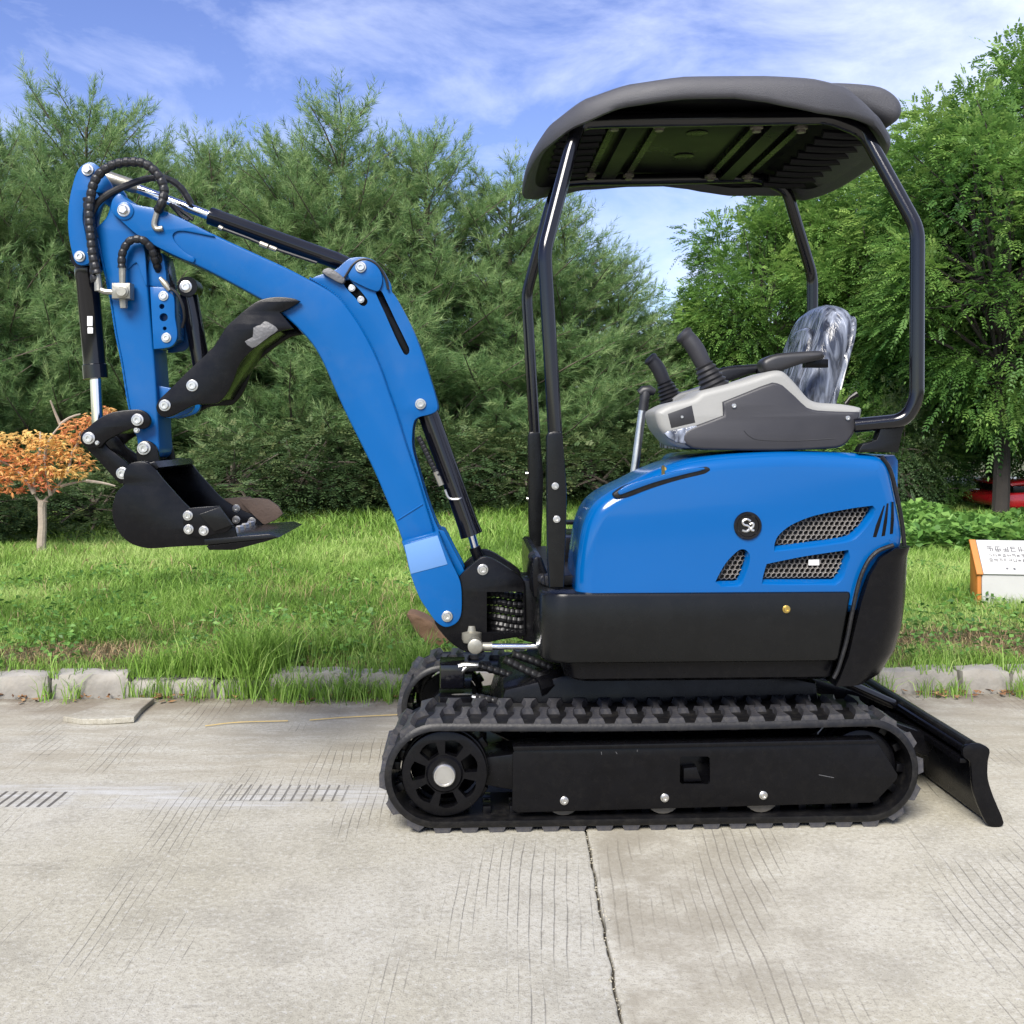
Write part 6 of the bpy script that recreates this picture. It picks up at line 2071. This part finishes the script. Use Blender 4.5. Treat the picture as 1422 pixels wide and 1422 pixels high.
# wrapper sheet: outline thickened inwards
th_ = []
for i in range(len(shp)):
    a = Vector(shp[max(0, i-1)]); b = Vector(shp[min(len(shp)-1, i+1)])
    e = (b-a).normalized()
    nrm = Vector((-e.y, e.x))
    th_.append((shp[i][0]+nrm.x*.010, shp[i][1]+nrm.y*.010))
prism(sh, shp + th_[::-1], -BW+.0125, BW-.0125, r=.0008, seg=1)
buck = part(sh, 'bucket', M['black'])
plates(O(cheek, -BW, 3), ((-BW, -BW+.012), (BW-.012, BW)), 'bucket_cheek', M['black'], buck, .002)
ct = [(264, 705, 1), (305, 702, 1), (325, 729, 1), (316, 738), (300, 741), (287, 745), (268, 744), (258, 738), (256, 714)]
for s, (ya, yb), m_ in ((-1, (-BW-.012, -BW-.0005), M['black']), (1, (BW+.0005, BW+.012), M['rust'])):
    mb = MB(); prism(mb, O(ct, -BW, 2), ya, yb, r=.002)
    c_ = mb.build('side_cutter', m_, buck)
    if s < 0:
        for px, py in ((261, 716), (262, 735), (283, 737)): bolt(c_, px, py, -BW-.0125, .0105, h=.007)
        mb = MB(); prism(mb, OP([(277, 714), (305, 704), (323, 729), (298, 738)], -BW-.012), -BW-.018, -BW-.0125, r=.002); mb.build('cutter_wear_plate', M['black_satin'], c_)
    else:
        # the flared far cutter shows its inner face beyond the bucket mouth
        mb = MB()
        prism(mb, O([(333, 694), (345, 692), (374, 693), (394, 713), (372, 727), (366, 727)], .2, 2), BW-.03, BW-.018, r=.002)
        c2 = mb.build('cutter_flare', M['rust'], c_)
lip = MB()
A = [L(285, 757, -BW), L(388, 746, -BW)]
d_ = (A[1]-A[0]).normalized(); nz = Vector((-d_.z, 0, d_.x))
lo_ = [(A[0].x, A[0].z), (A[1].x, A[1].z), (A[1].x-.03, A[1].z+.006+.004), (A[0].x+nz.x*.018, A[0].z+nz.z*.018)]
prism(lip, lo_, -BW-.006, BW+.006, r=.002)
lp_ = lip.build('cutting_edge', M['black_satin'], buck)
wp = MB()
prism(wp, OP([(287, 758), (291, 763.5), (325, 763.5), (372, 751), (386, 746.5)], -BW), -BW-.004, BW+.004, r=.001)
wp.build('wear_strip', M['black'], lp_)
for k in range(5):
    y = -BW+.05 + k*(2*BW-.1)/4
    p = A[0] + d_*.055
    q = MB(); lathe(q, (p.x, y, p.z+.017), (nz.x, 0, nz.z), [(0, .014), (.012, .014), (.016, .010), (.016, 0)], 6)
    q.build('bolt', M['steel'], lp_)
bolt(buck, 328, 706, BW-.0125, .010, h=.006); bolt(buck, 328, 722, BW-.0125, .010, h=.006); bolt(buck, 350, 724, BW-.0125, .010, h=.006)
plates(O([(192, 646, 1), (189, 632), (190, 619), (197, 612.5), (207, 613), (216, 620), (220, 634), (222, 650, 1)], -.094, 3), ((-.094, -.078), (.078, .094)), 'bucket_ear', M['black'], buck)
bolt(buck, 200, 622.5, -.095, .0150, 'pin', h=.009)
tpb = MB(); prism(tpb, OP([(207, 643), (215, 640.5), (221, 649), (216, 653)], -.2), -BW+.013, BW-.013, r=.003); tpb.build('bucket_back_bar', M['black'], buck)
